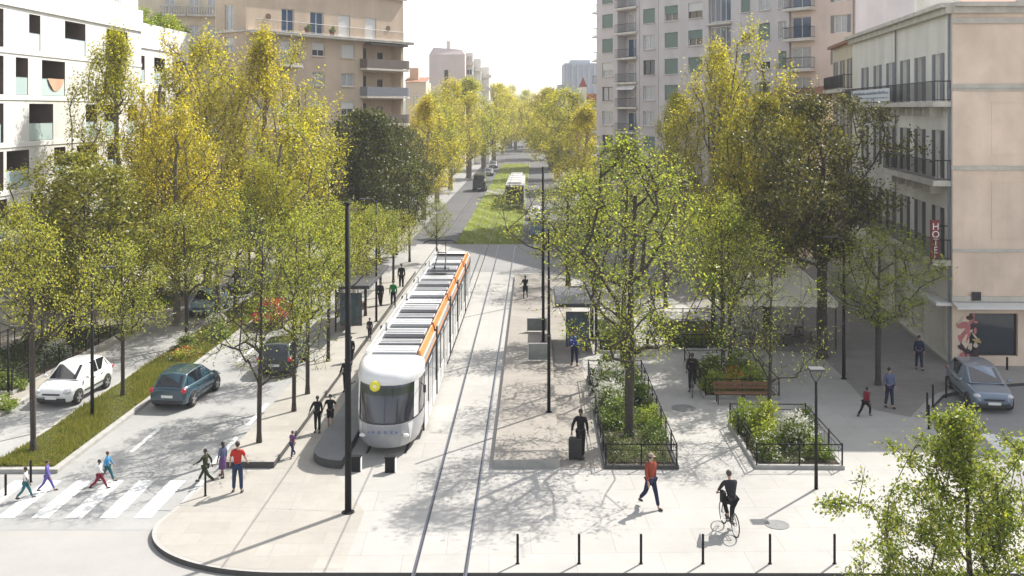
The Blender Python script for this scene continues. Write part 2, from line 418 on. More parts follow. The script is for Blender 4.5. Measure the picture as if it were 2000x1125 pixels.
o = MB(); o.cbox((0,0,0),(.12,.3,.34)); b_ = bevel(o.build('shoulder_bag',CK),.03); b_.location = (bp[0]-.24,bp[1]-.3,1.1); b_.rotation_euler=(0,0,R(8)); tag(b_,'black shoulder bag hanging at the left hip of the foreground cyclist','bag')
bp = pp(1352,770)
bicycle(bp,170,'dark bicycle ridden between the planted beds in the middle distance',darkgrey)
person(seat(bp,170),1.8,170,'cyclist in all black riding between the two fenced planted beds',CK,CK,skin='d',legs=(62,37),knees=(115,34),arms=(24,24),elbows=(10,10),out=(10,10),lean=15,lift=.05)
# kick scooter
t = thing('kick_scooter','black kick scooter under the rider near the platform end','scooter',(p_sc[0],p_sc[1],0),R(165))
m = MB(); m.box(-.07,.07,-.35,.35,.1,.13); m.build('deck',black,t)
m = MB(); m.tube([(0,.36,.12),(0,.44,.12),(0,.36,1.0)],.018,6); m.tube([(-.22,.36,1.0),(.22,.36,1.0)],.015,6); m.build('handlebar',black,t)
for y in (-.4,.44):
    m = MB(); m.lathe([(.09,-.02),(.1,0),(.09,.02)],14,(0,y,.1),0,'x'); m.build('wheel',mat('tyre_rubber',(.015,.015,.015)),t,True)
# suitcase
sx,sy,_ = pp(1124,897)
t = thing('suitcase','large black wheeled suitcase pulled beside a walking person','suitcase',(sx,sy,0),R(-8))
m = MB(); m.box(-.24,.24,-.15,.15,.06,.78); bevel(m.build('shell',mat('suitcase_black',(.015,.015,.017),.5),t),.05,3)
m = MB(); m.tube([(-.12,.1,.78),(-.12,.1,1.02),(.12,.1,1.02),(.12,.1,.78)],.012,5); m.build('handle',darkgrey,t)
for x in (-.19,.19):
    for y in (-.1,.1):
        m = MB(); m.lathe([(.03,-.015),(.03,.015)],10,(x,y,.03),0,'x'); m.build('wheel',black,t)
# ------------------------------------------------------------------ ground, roads, plaza
M_road = paving('asphalt_road',(.32,.318,.31),(400,400),0,1,.16,.22,vary=0)
M_fore = paving('pale_road',(.315,.305,.29),(400,400),0,1,.10,.12,vary=0)
M_plaza = paving('plaza_paving',(.37,.357,.336),(2.4,1.6),.02,.74,.13,.22,vary=.03)
M_pave = paving('pavement_slabs',(.345,.325,.29),(1.2,.8),.012,.80,.14,.3,vary=.05)
M_beige = paving('beige_setts',(.32,.295,.26),(.9,.6),.014,.8,.12,.3,vary=.05)
M_street = paving('grey_street',(.26,.255,.25),(400,400),0,1,.12,.3,vary=0)
M_plat = paving('platform_setts',(.29,.265,.235),(.8,.4),.012,.78,.14,.4,vary=.05)
M_kerb = mat('kerb_stone',(.34,.33,.31),.85,noise=(3,.2),bump=(30,.2))
M_kdark = mat('kerb_dark_stone',(.06,.058,.055),.8,noise=(4,.2),bump=(30,.2))
M_line = mat('road_paint',(.70,.70,.68),.7,noise=(7,.45))
M_soil = mat('soil',(.06,.042,.028),.95,noise=(6,.3),bump=(20,.6))
def struct(o): return tag(o, kind='structure')
def S(name, mb, m): return struct(mb.build(name, m))
def sheet(name, pts, z, m):
    mb = MB(); mb.add([(p[0],p[1],z) for p in pts],[tuple(range(len(pts)))]); return S(name, mb, m)
RZ = -.15
mb = MB(); mb.box(-600,600,-40,1150,-2,RZ); S('ground',mb,M_fore)
def strip(u0,u1,v0,v1): return [AV(u0,v0),AV(u1,v0),AV(u1,v1),AV(u0,v1)]
mb = MB(); g_=random.Random(5); n=60; hp=[]
for i in range(n+1):
    x=-560+1120*i/n; h=15+5*math.sin(i*.31)+3*math.sin(i*.83+1)+2*g_.random(); hp.append((x,h))
for j in range(n):
    (xa,ha),(xb,hb)=hp[j],hp[j+1]
    for (y0,f0),(y1,f1) in (((760,-.02),(800,.55)),((800,.55),(850,.9)),((850,.9),(930,1.0)),((930,1),(1100,.1))):
        mb.quad((xa,y0,ha*f0),(xb,y0,hb*f0),(xb,y1,hb*f1),(xa,y1,ha*f1))
S('hills',mb,mat('wooded_hill',(.10,.12,.05),.95,noise=(.06,.5),bump=(.3,1)))
# the two carriageways left of the tramway
sheet('road',[AV(-16.6,34.6),AV(-10.9,34.6),AV(-10.9,95),AV(-16.6,95)],RZ+.006,M_road)
sheet('road',[AV(-23,30.8),AV(-11.2,30.8),AV(-11.0,34.6),AV(-16.6,34.6),AV(-16.6,35.2),AV(-23,35.2)],RZ+.004,M_road)
sheet('road',[AV(-22.2,35.2),AV(-19.2,35.2),AV(-19.2,95),AV(-22.2,95)],RZ+.008,M_road)
sheet('road',[AV(-40,30.8),AV(-23,30.8),AV(-23,35.2),AV(-22.2,35.2),AV(-22.2,36),AV(-40,36)],RZ+.004,M_road)
# plaza: raised slab with the rounded front corner
def arc(cx,cy,rx,ry,a0,a1,n): return [(cx+rx*math.cos(R(a0+(a1-a0)*i/n)), cy+ry*math.sin(R(a0+(a1-a0)*i/n))) for i in range(n+1)]
corner = arc(-6.2,31.0,4.55,3.35,180,270,24)
pl = [AV(-10.95,95),AV(-10.95,36),(-10.45,33)]+corner+[(15.6,27.6),(15.6,36),(16.2,38.6),(16.6,40.3),(17.6,43),(18.9,44.9),(21,46.3),(24,47),(60,47.4),(60,95)]
mb = MB(); mb.prism(pl,-.5,0,1,top=0); o = mb.build('plaza',[M_plaza,M_kdark]); struct(o)
# beige foot of the plaza, left of the tram
bz = [AV(-9.1,77),AV(-9.1,35.4),AV(-10.8,35.4),(-10.33,33)]+arc(-6.2,31.0,4.42,3.22,180,270,24)+[(-4.6,27.8),AV(-5.3,31.8),AV(-6.75,35.0),AV(-6.75,77)]
sheet('pavement',bz,.004,M_pave)
# joints of the beige pavement
mb = MB()
for a,b in ((P(310,985),P(690,1000)),(P(520,915),P(620,915)),(P(640,830),P(520,1100))):
    d = (Vector(b)-Vector(a)).normalized(); n = Vector((-d.y,d.x,0))*.022
    a = Vector(a); b = Vector(b)
    mb.quad(*[tuple(q+Vector((0,0,.007))) for q in (a-n,b-n,b+n,a+n)])
S('pavement',mb,mat('joint_grey',(.3,.28,.26),.9))
# raised strip with the platform trees, left
mb = MB(); mb.prism(strip(-10.95,-9.1,35.7,78),-.1,.22,1,top=0); o = mb.build('pavement',[M_pave,M_kdark]); struct(o)
# right tram platform
mb = MB(); mb.prism(strip(-1.45,.86,35.7,76),-.1,.28,1,top=0)
o = mb.build('platform',[M_plat,M_kerb]); struct(o)
# paved bay right of the platform and the beige walking lane under the trees
sheet('pavement',strip(.86,2.3,35.7,76),.004,M_plat)
# cross street and the far avenue
sheet('road',[AV(-8.2,79.5),AV(1.5,78),AV(4,74),AV(26,74),AV(26,95),AV(-7.6,95)],.006,M_street)
sheet('pavement',strip(-40,-12,95,900),RZ+.02,M_street)
M_dasph = paving('shade_dark_asphalt',(.10,.10,.10),(400,400),0,1,.2,.2,vary=0)  # far asphalt darkened to carry the shade lying on the avenue
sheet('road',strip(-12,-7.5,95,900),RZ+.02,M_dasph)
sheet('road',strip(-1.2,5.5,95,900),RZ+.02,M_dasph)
sheet('pavement',strip(5.5,30,95,900),RZ+.02,M_street)
M_shade_setts = paving('shade_tone_setts',(.235,.222,.21),(.5,.3),.012,.8,.14,.4,vary=.06)
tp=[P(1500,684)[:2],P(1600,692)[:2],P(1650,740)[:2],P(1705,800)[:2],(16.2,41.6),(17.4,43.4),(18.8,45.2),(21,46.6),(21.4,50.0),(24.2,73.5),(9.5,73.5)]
sheet('pavement',tp,.005,M_shade_setts)  # darker paving sheet, the shade before the hotel put into its colour
# the side street beside the hotel
sheet('road',[(15.7,26),(60,26),(60,47.2),(24,46.8),(21,46.1),(19.05,44.75),(17.75,42.9),(16.75,40.2),(16.35,38.5),(15.75,35.9)],RZ+.005,M_street)
mb = MB()
for k in range(3):
    a = Vector(P(1928+k*62,848+k*6,RZ)); b = Vector(P(1992+k*62,905+k*10,RZ)); n = Vector((.28,0,0))
    mb.quad(*[tuple(q+Vector((0,0,.012))) for q in (a-n,b-n,b+n,a+n)])
S('road_marking',mb,M_line)
# left pavement beyond the second carriageway
mb = MB(); mb.prism(strip(-60,-22.3,36.2,100),-.4,0,1,top=0); o = mb.build('pavement',[M_beige,M_kerb]); struct(o)
mb = MB(); mb.prism(strip(-22.3,-22.0,36.2,100),-.4,-.01,0); S('kerb',mb,M_kerb)
# grass median
mb = MB(); mb.prism(strip(-19.2,-16.6,35.6,79),-.4,-.01,1,top=1,caps=(False,True)); S('kerb',mb,[M_kerb,M_kerb])
M_turf = mat('turf_soil',(.075,.085,.03),.95,noise=(1.2,.35),bump=(25,.8))
sheet('median_soil',strip(-19.0,-16.85,35.9,78.8),-.004,M_turf)
# zebra crossing and lane dashes
mb = MB()
for k in range(-9,6):
    u = -16.4+k*1.06
    a = .27
    if u > -11.2+.3: continue
    mb.add([(AV(u-a,31.7)[0],31.7,RZ+.013),(AV(u+a,31.7)[0],31.7,RZ+.013),(AV(u+a,34.9)[0],34.9,RZ+.013),(AV(u-a,34.9)[0],34.9,RZ+.013)],[(0,1,2,3)])
S('road_marking',mb,M_line)
mb = MB()
for u,v0,v1 in ((-14.9,37.8,40.6),(-14.9,44.6,47.4),(-14.9,51.4,54.2),(-14.9,58.2,61),(-11.5,36.5,39.6),(-11.5,41,44)):
    mb.add([(*AV(u-.09,v0),RZ+.015),(*AV(u+.09,v0),RZ+.015),(*AV(u+.09,v1),RZ+.015),(*AV(u-.09,v1),RZ+.015)],[(0,1,2,3)])
for x0,x1 in ((-3.6,-3.05),(-.75,-.2),(4.6,5.15)):
    mb.add([(x0,25,RZ+.012),(x1,25,RZ+.012),(x1,27.2,RZ+.012),(x0,27.2,RZ+.012)],[(0,1,2,3)])
S('road_marking',mb,M_line)
mb = MB(); mb.quad((-12,27.05,RZ+.01),(22,27.05,RZ+.01),(22,27.12,RZ+.01),(-12,27.12,RZ+.01)); S('road_marking',mb,M_kerb)
# tram rails: flush grooved rails in the plaza
M_rail = mat('rail_steel',(.10,.105,.13),.35,noise=(3,.25),metal=.6)
M_groove = mat('rail_groove',(.02,.02,.025),.8)
for uc in (-5.42,-2.57):
    mb = MB()
    v0_ = 37.2 if uc < -4 else 10
    for sgn in (-1,1):
        u = uc+sgn*.7175
        for a,b,z,mi in ((-.03,.025,.008,0),(.025,.06,.006,1),(.06,.075,.008,0)):
            a,b = (a,b) if sgn < 0 else (-b,-a)
            mb.add([(*AV(u+a,v0_),z),(*AV(u+b,v0_),z),(*AV(u+b,330),z),(*AV(u+a,330),z)],[(0,1,2,3)],mi)
    struct(mb.build('tram_rails',[M_rail,M_groove]))
# manhole covers
def manhole(p, r):
    mb = MB(); mb.lathe([(r,0),(r,.012),(r*.82,.012),(r*.8,.008),(r*.2,.008),(r*.15,.012)],24); 
    return mb
o = manhole(None,.36).build('manhole_cover',mat('cast_iron',(.16,.16,.16),.6,noise=(20,.3)))
o.location = P(1518,1025,.002); tag(o,'round grey iron manhole cover in the bright plaza right of the cyclist','manhole cover')
o = manhole(None,.5).build('manhole_cover',MATS['cast_iron']); o.location = P(1335,797,.002); tag(o,'round iron cover in the paving just left of the far cyclist','manhole cover')
# blades of grass: tram lawn far away and the median
def grass(name, label, n, region, hmin, hmax, wid, cols, z, patch=None, seed=1):
    g = np.random.default_rng(seed)
    u0,u1,v0,v1 = region
    u = g.uniform(u0,u1,n*2); v = v0+(v1-v0)*g.uniform(0,1,n*2)**1.3
    if patch:
        k = np.sin(u*1.9+v*.8)+np.sin(v*1.7-u*.6)+g.uniform(-1.2,1.2,n*2)
        sel = np.argsort(-k)[:n]
    else: sel = np.arange(n)
    u = u[sel]; v = v[sel]; n = len(u)
    x = u+AXK*v; h = g.uniform(hmin,hmax,n)*(1+.6*np.sin(u*2.3+v*.9))
    a = g.uniform(0,math.pi*2,n); l = g.uniform(0,.6,n)*h; la = g.uniform(0,math.pi*2,n)
    w = wid*g.uniform(.6,1.4,n)
    co = np.zeros((n,3,3))
    co[:,0] = np.stack([x-np.cos(a)*w, v-np.sin(a)*w, np.full(n,z)],1)
    co[:,1] = np.stack([x+np.cos(a)*w, v+np.sin(a)*w, np.full(n,z)],1)
    co[:,2] = np.stack([x+np.cos(la)*l, v+np.sin(la)*l, z+h],1)
    me = bpy.data.meshes.new(name)
    me.from_pydata(co.reshape(-1,3).tolist(),[],np.arange(n*3).reshape(-1,3).tolist())
    m = leafmat(name+'_blades',cols,.45); me.materials.append(m)
    o = bpy.data.objects.new(name,me); COL.objects.link(o)
    return tag(o,label,'grass',kind='stuff')
grass('median_grass','short yellow green grass along the median between the two carriageways',60000,(-19.0,-16.85,35.9,78),.06,.17,.014,[(.07,.11,.013),(.14,.18,.018),(.23,.25,.028),(.40,.33,.08)],-.004,None,3)
sheet('tram_lawn_soil',strip(-7.4,-1.25,95,900),.004,mat('lawn_soil',(.16,.21,.03),.95,noise=(.5,.35),bump=(10,.6)))
grass('tram_lawn','bright green lawn along the tramway beyond the cross street',30000,(-7.4,-1.25,95,236),.08,.2,.03,[(.20,.24,.05),(.32,.35,.07),(.42,.44,.10)],.004,None,4)

sheet('road',strip(-7.4,-1.25,150,160),.03,M_street)
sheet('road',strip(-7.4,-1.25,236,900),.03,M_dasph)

M_patch = paving('asphalt_patch',(.26,.258,.252),(400,400),0,1,.2,.5,vary=0)
for u0,u1,v0,v1,z in ((-13.6,-12.6,39.2,42.6,.009),(-16.2,-15.6,47,49,.009),(-21.6,-20.9,38.2,40.1,.011),(-13.2,-12.2,53.5,56,.009)): sheet('road_patch',strip(u0,u1,v0,v1),RZ+z,M_patch)

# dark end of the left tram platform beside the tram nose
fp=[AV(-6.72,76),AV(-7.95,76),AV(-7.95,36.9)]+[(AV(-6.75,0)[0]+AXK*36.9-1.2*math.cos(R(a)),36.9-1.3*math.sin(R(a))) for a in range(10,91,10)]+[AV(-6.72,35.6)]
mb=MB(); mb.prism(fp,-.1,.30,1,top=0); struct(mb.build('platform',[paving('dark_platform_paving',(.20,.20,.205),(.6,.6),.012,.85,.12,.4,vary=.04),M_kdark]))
# ------------------------------------------------------------------ trees
M_bark = mat('bark_grey',(.05,.04,.032),.9,noise=(5,.35),bump=(18,.7),rnd_amt=.2)
M_bark2 = mat('bark_plane',(.17,.145,.11),.9,noise=(2.5,.5),bump=(12,.6),rnd_amt=.15)
L_yel = leafmat('leaf_yellow_green',[(.27,.26,.012),(.46,.43,.018),(.64,.58,.025),(.74,.64,.06)],.58)
L_grn = leafmat('leaf_spring_green',[(.13,.17,.014),(.27,.32,.022),(.43,.46,.035),(.58,.55,.07)],.52)
L_fresh = leafmat('leaf_fresh_green',[(.13,.20,.016),(.27,.36,.026),(.43,.48,.04),(.60,.57,.08)],.53)
L_drk = leafmat('leaf_dark_evergreen',[(.03,.042,.010),(.055,.07,.013),(.10,.115,.018),(.20,.20,.025)],.35)
L_olv = leafmat('leaf_pine_olive',[(.08,.10,.012),(.17,.18,.016),(.30,.28,.022),(.42,.36,.03)],.45)
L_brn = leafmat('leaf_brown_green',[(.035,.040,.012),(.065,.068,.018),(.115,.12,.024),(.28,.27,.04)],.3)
L_shrub = leafmat('leaf_shrub',[(.07,.12,.016),(.15,.22,.026),(.28,.33,.04)],.45)
L_lime = leafmat('leaf_lime',[(.16,.24,.018),(.28,.36,.028),(.44,.48,.05)],.5)
L_corner = leafmat('leaf_corner_green',[(.09,.135,.014),(.19,.25,.02),(.33,.37,.03),(.52,.49,.05)],.48)
L_white = leafmat('petal_white',[(.62,.6,.45),(.75,.74,.66),(.8,.8,.75)],.3)
L_orange = leafmat('petal_orange',[(.45,.12,.02),(.6,.25,.03)],.3)

def tubes_mesh(name, segs, mats, sides=5):
    """segs: list of (p0,r0,p1,r1)"""
    P0 = np.array([s[0] for s in segs]); P1 = np.array([s[2] for s in segs])
    r0 = np.array([s[1] for s in segs]); r1 = np.array([s[3] for s in segs])
    d = P1-P0; ln = np.linalg.norm(d,axis=1,keepdims=True); d = d/np.maximum(ln,1e-6)
    a = np.where(np.abs(d[:,2:3])<.9,np.array([[0,0,1.]]),np.array([[1.,0,0]]))
    u = np.cross(d,a); u /= np.linalg.norm(u,axis=1,keepdims=True); w = np.cross(d,u)
    out = []
    V = []; Fc = []; base = 0
    for k in range(sides):
        c,s = math.cos(2*math.pi*k/sides), math.sin(2*math.pi*k/sides)
        V.append(P0+(u*c+w*s)*r0[:,None]); 
    for k in range(sides):
        c,s = math.cos(2*math.pi*k/sides), math.sin(2*math.pi*k/sides)
        V.append(P1+(u*c+w*s)*r1[:,None])
    n = len(segs)
    A = np.stack(V,1).reshape(-1,3)
    idx = np.arange(n)[:,None]*2*sides
    F_ = np.concatenate([np.stack([idx[:,0]+k, idx[:,0]+(k+1)%sides, idx[:,0]+sides+(k+1)%sides, idx[:,0]+sides+k],1) for k in range(sides)],0)
    return A, F_
def mesh_np(name, V, Fq, m, smooth=False):
    me = bpy.data.meshes.new(name)
    k = Fq.shape[1]
    me.vertices.add(len(V)); me.vertices.foreach_set('co', V.astype(np.float32).ravel())
    me.loops.add(Fq.size); me.loops.foreach_set('vertex_index', Fq.astype(np.int32).ravel())
    me.polygons.add(len(Fq)); me.polygons.foreach_set('loop_start', np.arange(0,Fq.size,k,dtype=np.int32))
    me.polygons.foreach_set('loop_total', np.full(len(Fq),k,dtype=np.int32))
    if smooth: me.polygons.foreach_set('use_smooth',np.ones(len(Fq),bool))
    me.materials.append(m); me.update(calc_edges=True)
    return me
def leaf_quads(g, C, size, up=.3, aspect=.62):
    n = len(C)
    nrm = g.normal(size=(n,3)); nrm[:,2] = np.abs(nrm[:,2])+up; nrm /= np.linalg.norm(nrm,axis=1,keepdims=True)
    a = g.normal(size=(n,3)); t = np.cross(nrm,a); t /= np.linalg.norm(t,axis=1,keepdims=True); b = np.cross(nrm,t)
    s = size*g.uniform(.55,1.35,(n,1))
    fold = nrm*s*.12
    V = np.stack([C-t*s*.5, C+b*s*.5*aspect+fold+t*s*.08, C+t*s*.5, C-b*s*.5*aspect+fold+t*s*.08],1).reshape(-1,3)
    return V, np.arange(n*4).reshape(-1,4)

def tree_mesh(seed, kind, H, hb, Rc, nclump, nleaf, lsize, spread, trunk_r, bark, leafm, ascend=1.0, ntwig=4, shell=.55, lean=0.0, gaps=.35):
    g = np.random.default_rng(seed)
    # envelope
    ph = g.uniform(0,6.28,4)
    def rad(t, th):
        if kind == 'tall': r = (np.sin(np.pi*np.clip(t,0,1)**.88))**.5*(.88+.12*(1-t))
        elif kind == 'young': r = (1-(2*np.clip(t,0,1)**.9-1)**2)**.55
        elif kind == 'dense': r = (1-(2*np.clip(t,0,1)-1)**2)**.42
        else: r = (1-np.clip(t,0,1))**.6*np.minimum(1,t*6+.5)
        return Rc*r*(1+gaps*.6*np.sin(2*th+ph[0]+t*2.2)+gaps*.5*np.sin(3*th+ph[1]-t*4)+gaps*.4*np.sin(5*th+ph[2]+t*7))
    t = g.uniform(.02,1,nclump*3); th = g.uniform(0,6.283,nclump*3); q = g.uniform(0,1,nclump*3)**shell
    rr = rad(t,th)*q
    pts = np.stack([rr*np.cos(th)+lean*t, rr*np.sin(th), hb+(H-hb)*t],1)
    # clumpiness: keep points where a lumpy field is high, so that the crown has gaps
    fld = sum(np.sin(pts@ (g.normal(size=3)*(2.6/Rc)*k)+g.uniform(0,6.28)) for k in (1,1.6,2.3,3.1))
    keep = np.argsort(-(fld+g.uniform(-1,1,len(pts))*1.6))[:nclump]
    pts = pts[keep]
    # trunk
    zt = np.arange(0, hb+(H-hb)*(.8 if kind!='dense' else .55), .45)
    wob = np.cumsum(g.normal(size=(len(zt),2))*.028*(H/10),axis=0); wob *= (zt/ max(zt))[:,None]
    nodes = [np.array([wob[i,0]+lean*max(0,(z-hb)/(H-hb)),wob[i,1],z]) for i,z in enumerate(zt)]
    par = [-1]+list(range(len(zt)-1)); plen = list(zt)
    order = np.argsort(np.linalg.norm(pts-np.array([0,0,hb]),axis=1))
    tips = []
    NA = np.zeros((len(zt)+nclump*4,3)); NA[:len(nodes)] = nodes; cnt = len(nodes)
    PL = np.zeros(len(NA)); PL[:cnt] = plen
    for i in order:
        p = pts[i]; d = p-NA[:cnt]; L = np.linalg.norm(d,axis=1)
        hor = np.linalg.norm(d[:,:2],axis=1)
        cost = L+.22*PL[:cnt]+ascend*np.maximum(0,hor*.9-d[:,2])
        cost[NA[:cnt,2] < hb*.82] += 50
        j = int(np.argmin(cost)); L = L[j]
        prev = j; nseg = max(1,min(3,int(L/.7)))
        for s in range(1,nseg+1):
            f = s/nseg
            q_ = NA[j]+(p-NA[j])*f
            if s < nseg: q_ = q_+np.array([0,0,-.10*L*math.sin(math.pi*f)])*(1 if ascend>0.4 else -1)+g.normal(size=3)*.05*L
            NA[cnt] = q_; par.append(prev); PL[cnt] = PL[prev]+L/nseg; prev = cnt; cnt += 1
        tips.append(prev)
    # pipe model radii
    w = np.zeros(cnt); w[tips] = 1
    for i in range(cnt-1,0,-1):
        w[par[i]] += w[i]
    w = np.maximum(w,1)
    rt = trunk_r/ (w[0]**.5)
    rad_ = np.maximum(.011, rt*w**.5)
    for i in range(len(zt)): rad_[i] = max(rad_[i], trunk_r*(1-.75*zt[i]/H)); 
    rad_[0] *= 1.35
    segs = [(NA[par[i]], rad_[par[i]] if par[i] < len(zt) and i < len(zt) else min(rad_[par[i]],rad_[i]*1.5), NA[i], rad_[i]) for i in range(1,cnt)]
    big = [s for s in segs if s[1] > .035]; small = [s for s in segs if s[1] <= .035]
    # leaves and twigs
    C = []; tw = []
    for k in tips:
        m = max(3,int(nleaf*g.uniform(.45,1.5)))
        c = NA[k]; off = g.normal(size=(m,3))*np.array(spread)
        pp_ = c+off; C.append(pp_)
        for q_ in range(ntwig):
            e = c+(off[q_] if q_ < m else g.normal(size=3)*np.array(spread))*1.25
            tw.append((c,.009,e,.005))
    V1,F1 = tubes_mesh('b',big,None,7)
    V2,F2 = tubes_mesh('s',small+tw,None,3)
    V = np.concatenate([V1,V2]); 
    me_b = bpy.data.meshes.new('trunk')
    Fa = np.concatenate([F1,F2+len(V1)])
    me_b = mesh_np('trunk',V,Fa,bark,True)
    C = np.concatenate(C)
    LV,LF = leaf_quads(g,C,lsize)
    me_l = mesh_np('crown',LV,LF,leafm)
    return me_b, me_l, H, Rc

PROTO = {}
def proto(name, *a, **k):
    PROTO[name] = tree_mesh(*a, **k)
proto('tallA', 11,'tall',17,3.2,4.0,430,40,.185,(.25,.25,.5),.30,M_bark2,L_yel,ascend=1.4,ntwig=6,shell=.55)
proto('tallB', 12,'tall',17,3.0,3.7,420,40,.185,(.25,.25,.52),.28,M_bark2,L_yel,ascend=1.5,ntwig=6,shell=.6,lean=.6)
proto('tallC', 13,'tall',17,3.4,4.3,460,42,.185,(.27,.27,.48),.30,M_bark2,L_yel,ascend=1.3,ntwig=6,shell=.5)
proto('youngA', 21,'young',9,3.5,2.9,240,31,.112,(.24,.24,.2),.13,M_bark,L_grn,ascend=.7,ntwig=3,shell=.5,gaps=.45)
proto('youngB', 22,'young',9,3.3,2.7,210,32,.112,(.24,.24,.2),.12,M_bark,L_grn,ascend=.8,ntwig=3,shell=.55,gaps=.5)
proto('youngC', 23,'young',9,3.6,3.1,260,28,.108,(.26,.26,.2),.14,M_bark,L_grn,ascend=.6,ntwig=3,shell=.5,lean=.4,gaps=.45)
proto('sparse', 24,'young',9,2.4,2.9,230,12,.105,(.32,.32,.24),.12,M_bark,L_fresh,ascend=.5,ntwig=5,shell=.55,gaps=.5)
proto('main', 25,'young',11,2.9,3.2,380,27,.105,(.30,.30,.24),.17,M_bark,L_fresh,ascend=.5,ntwig=5,shell=.55,gaps=.45)
proto('fresh', 29,'young',6,.5,2.6,300,110,.088,(.14,.14,.12),.10,M_bark,L_corner,ascend=.75,ntwig=5,shell=.75,gaps=.5)
proto('denseA', 31,'dense',10,2.2,3.6,360,72,.19,(.31,.31,.2),.28,M_bark,L_drk,ascend=.3,ntwig=2,shell=.4,gaps=.35)
proto('denseB', 32,'dense',10,2.2,3.6,340,76,.18,(.34,.34,.17),.28,M_bark,L_olv,ascend=.2,ntwig=2,shell=.4,gaps=.4)
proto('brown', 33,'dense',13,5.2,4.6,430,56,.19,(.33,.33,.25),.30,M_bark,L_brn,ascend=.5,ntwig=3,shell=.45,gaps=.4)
def tree(kind, x, y, H, width, label, group=None, name='tree', z=0, rz=None, cat='tree'):
    b,l,h0,r0 = PROTO[kind]
    sxy = width/(2*r0*.93); sz = H/h0
    t = thing(name,label,cat,(x,y,z),rnd.uniform(0,6.28) if rz is None else rz,group,(sxy,sxy,sz))
    for nm,me in (('trunk',b),('crown',l)):
        o = bpy.data.objects.new(nm,me); COL.objects.link(o); o.parent = t
    return t
def tz(py, v): return CAMH-(py-HY)*v/F
GT='tall yellow-green plane trees behind the median'
for kind,cx,v,ty,wpx,lab in (
  ('tallB',232,64,80,170,'slender yellow green plane tree in front of the white loggia building'),
  ('tallA',312,66,72,190,'tall yellow plane tree at the right end of the white building'),
  ('tallC',405,71,76,215,'broad tall yellow plane tree right in front of the cream balustrade block'),
  ('tallB',505,70,78,170,'tall yellow plane tree before the left end of the tan block long balcony'),
  ('tallA',585,75,86,165,'tall yellow plane tree hiding the middle windows of the tan block'),
  ('tallC',345,60,205,190,'lower olive yellow plane tree growing in front of the taller row'),
  ('tallA',545,66,215,190,'lower yellow plane tree standing behind the red car')):
    x = (cx-1000)/F*v
    tree(kind,x,v,tz(ty,v),wpx*v/F,lab,GT,'plane_tree')
x=(140-1000)/F*54; tree('denseB',x,54,tz(308,54),7.2,'dense olive green pine with a flat rounded crown below the white building',None,'pine_tree')
x=(703-1000)/F*82; tree('denseA',x,82,tz(222,82),7.4,'dark dense rounded evergreen at the foot of the tan block',None,'evergreen_tree')
x=(772-1000)/F*88; tree('denseA',x,88,tz(262,88),5.0,'smaller dark evergreen just right of the larger rounded one',None,'evergreen_tree')
tree('denseB',(590-1000)/F*84,84,tz(330,84),7.0,'low dark olive tree in the shade left of the rounded evergreen',None,'evergreen_tree')
tree('sparse',(800-1000)/F*84,84,tz(312,84),4.2,'thin grey green tree beside the dark evergreens near the crossing',None,'young_tree')
tree('youngB',(853-1000)/F*84,84,tz(388,84),2.6,'small young tree at the far left end of the tram platform',None,'young_tree')
# far avenue rows
GF='plane trees lining the far avenue'
for i,(u,v,H,W,k) in enumerate(((-13.2,138,15,8.5,'tallA'),(-13.2,160,17,10,'tallC'),(-12,186,17.5,13,'tallB'),(-10.8,215,17.5,14,'tallA'),(-10,250,18.5,14,'tallC'),(-9.2,290,19,14,'tallB'),(-8,335,20,14,'tallA'))):
    x,y = AV(u,v); tree(k,x,y,H,W,('first','second','third','fourth','fifth','sixth','seventh')[i]+' pale yellow plane tree from the crossing in the left row of the far avenue',GF,'plane_tree')
for i,(u,v,H,W,k) in enumerate(((6.0,132,12.5,9,'tallB'),(5.0,158,15.5,12,'tallC'),(4.0,186,16,13.5,'tallA'),(3.4,220,16.5,13.5,'tallB'),(3.0,260,17,13.5,'tallC'),(2.4,310,17,13.5,'tallA'))):
    x,y = AV(u,v); tree(k,x,y,H,W,('first','second','third','fourth','fifth','sixth')[i]+' olive yellow plane tree from the crossing in the right row of the far avenue',GF,'plane_tree')
for i,(u,v,H,W) in enumerate(((-9,350,21,14),(-2.5,345,19,14),(4,352,17,14),(-16,360,19,14),(11,355,15,13),(-6,315,13,12),(.5,322,12,11))):
    x,y = AV(u,v); tree(('tallA','tallC','tallB')[i%3],x,y,H,W,('leftmost but one','middle','second from right','leftmost','rightmost','lower left','lower right')[i]+' of the hazy trees closing the far end of the avenue','trees closing the avenue','plane_tree')
for i,(u,v,H,W,k) in enumerate(((-13.2,102,10.5,6,'brown'),(-12.6,116,13.5,7,'tallB'))):
    x,y = AV(u,v); tree(k,x,y,H,W,('dark shaded','olive brown')[i]+' tree at the left mouth of the far avenue',None,'plane_tree')
# right side
tree('tallC',(1395-1000)/F*80,80,tz(88,80),7.0,'tall yellow plane tree before the grey apartment block, left of the pair','tall plane trees on the right','plane_tree')
tree('tallA',(1488-1000)/F*78,78,tz(52,78),7.8,'tallest yellow plane tree on the right, right of the pair','tall plane trees on the right','plane_tree')
tree('tallB',(1330-1000)/F*88,88,tz(195,88),5.6,'shorter yellow plane tree low before the grey apartment block',None,'plane_tree')
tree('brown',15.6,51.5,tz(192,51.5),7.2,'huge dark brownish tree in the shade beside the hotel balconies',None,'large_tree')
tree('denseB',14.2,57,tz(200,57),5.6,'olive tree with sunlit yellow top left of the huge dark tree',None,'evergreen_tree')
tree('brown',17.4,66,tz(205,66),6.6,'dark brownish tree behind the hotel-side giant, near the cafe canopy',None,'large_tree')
GY='young trees planted around the plaza'
def ytree(kind,px,py,topy,w,label,z=0,dx=0):
    x,y,_ = P(px,py,z); tree(kind,x,y,tz(topy,y)-z,w,label,GY,'young_tree',z)
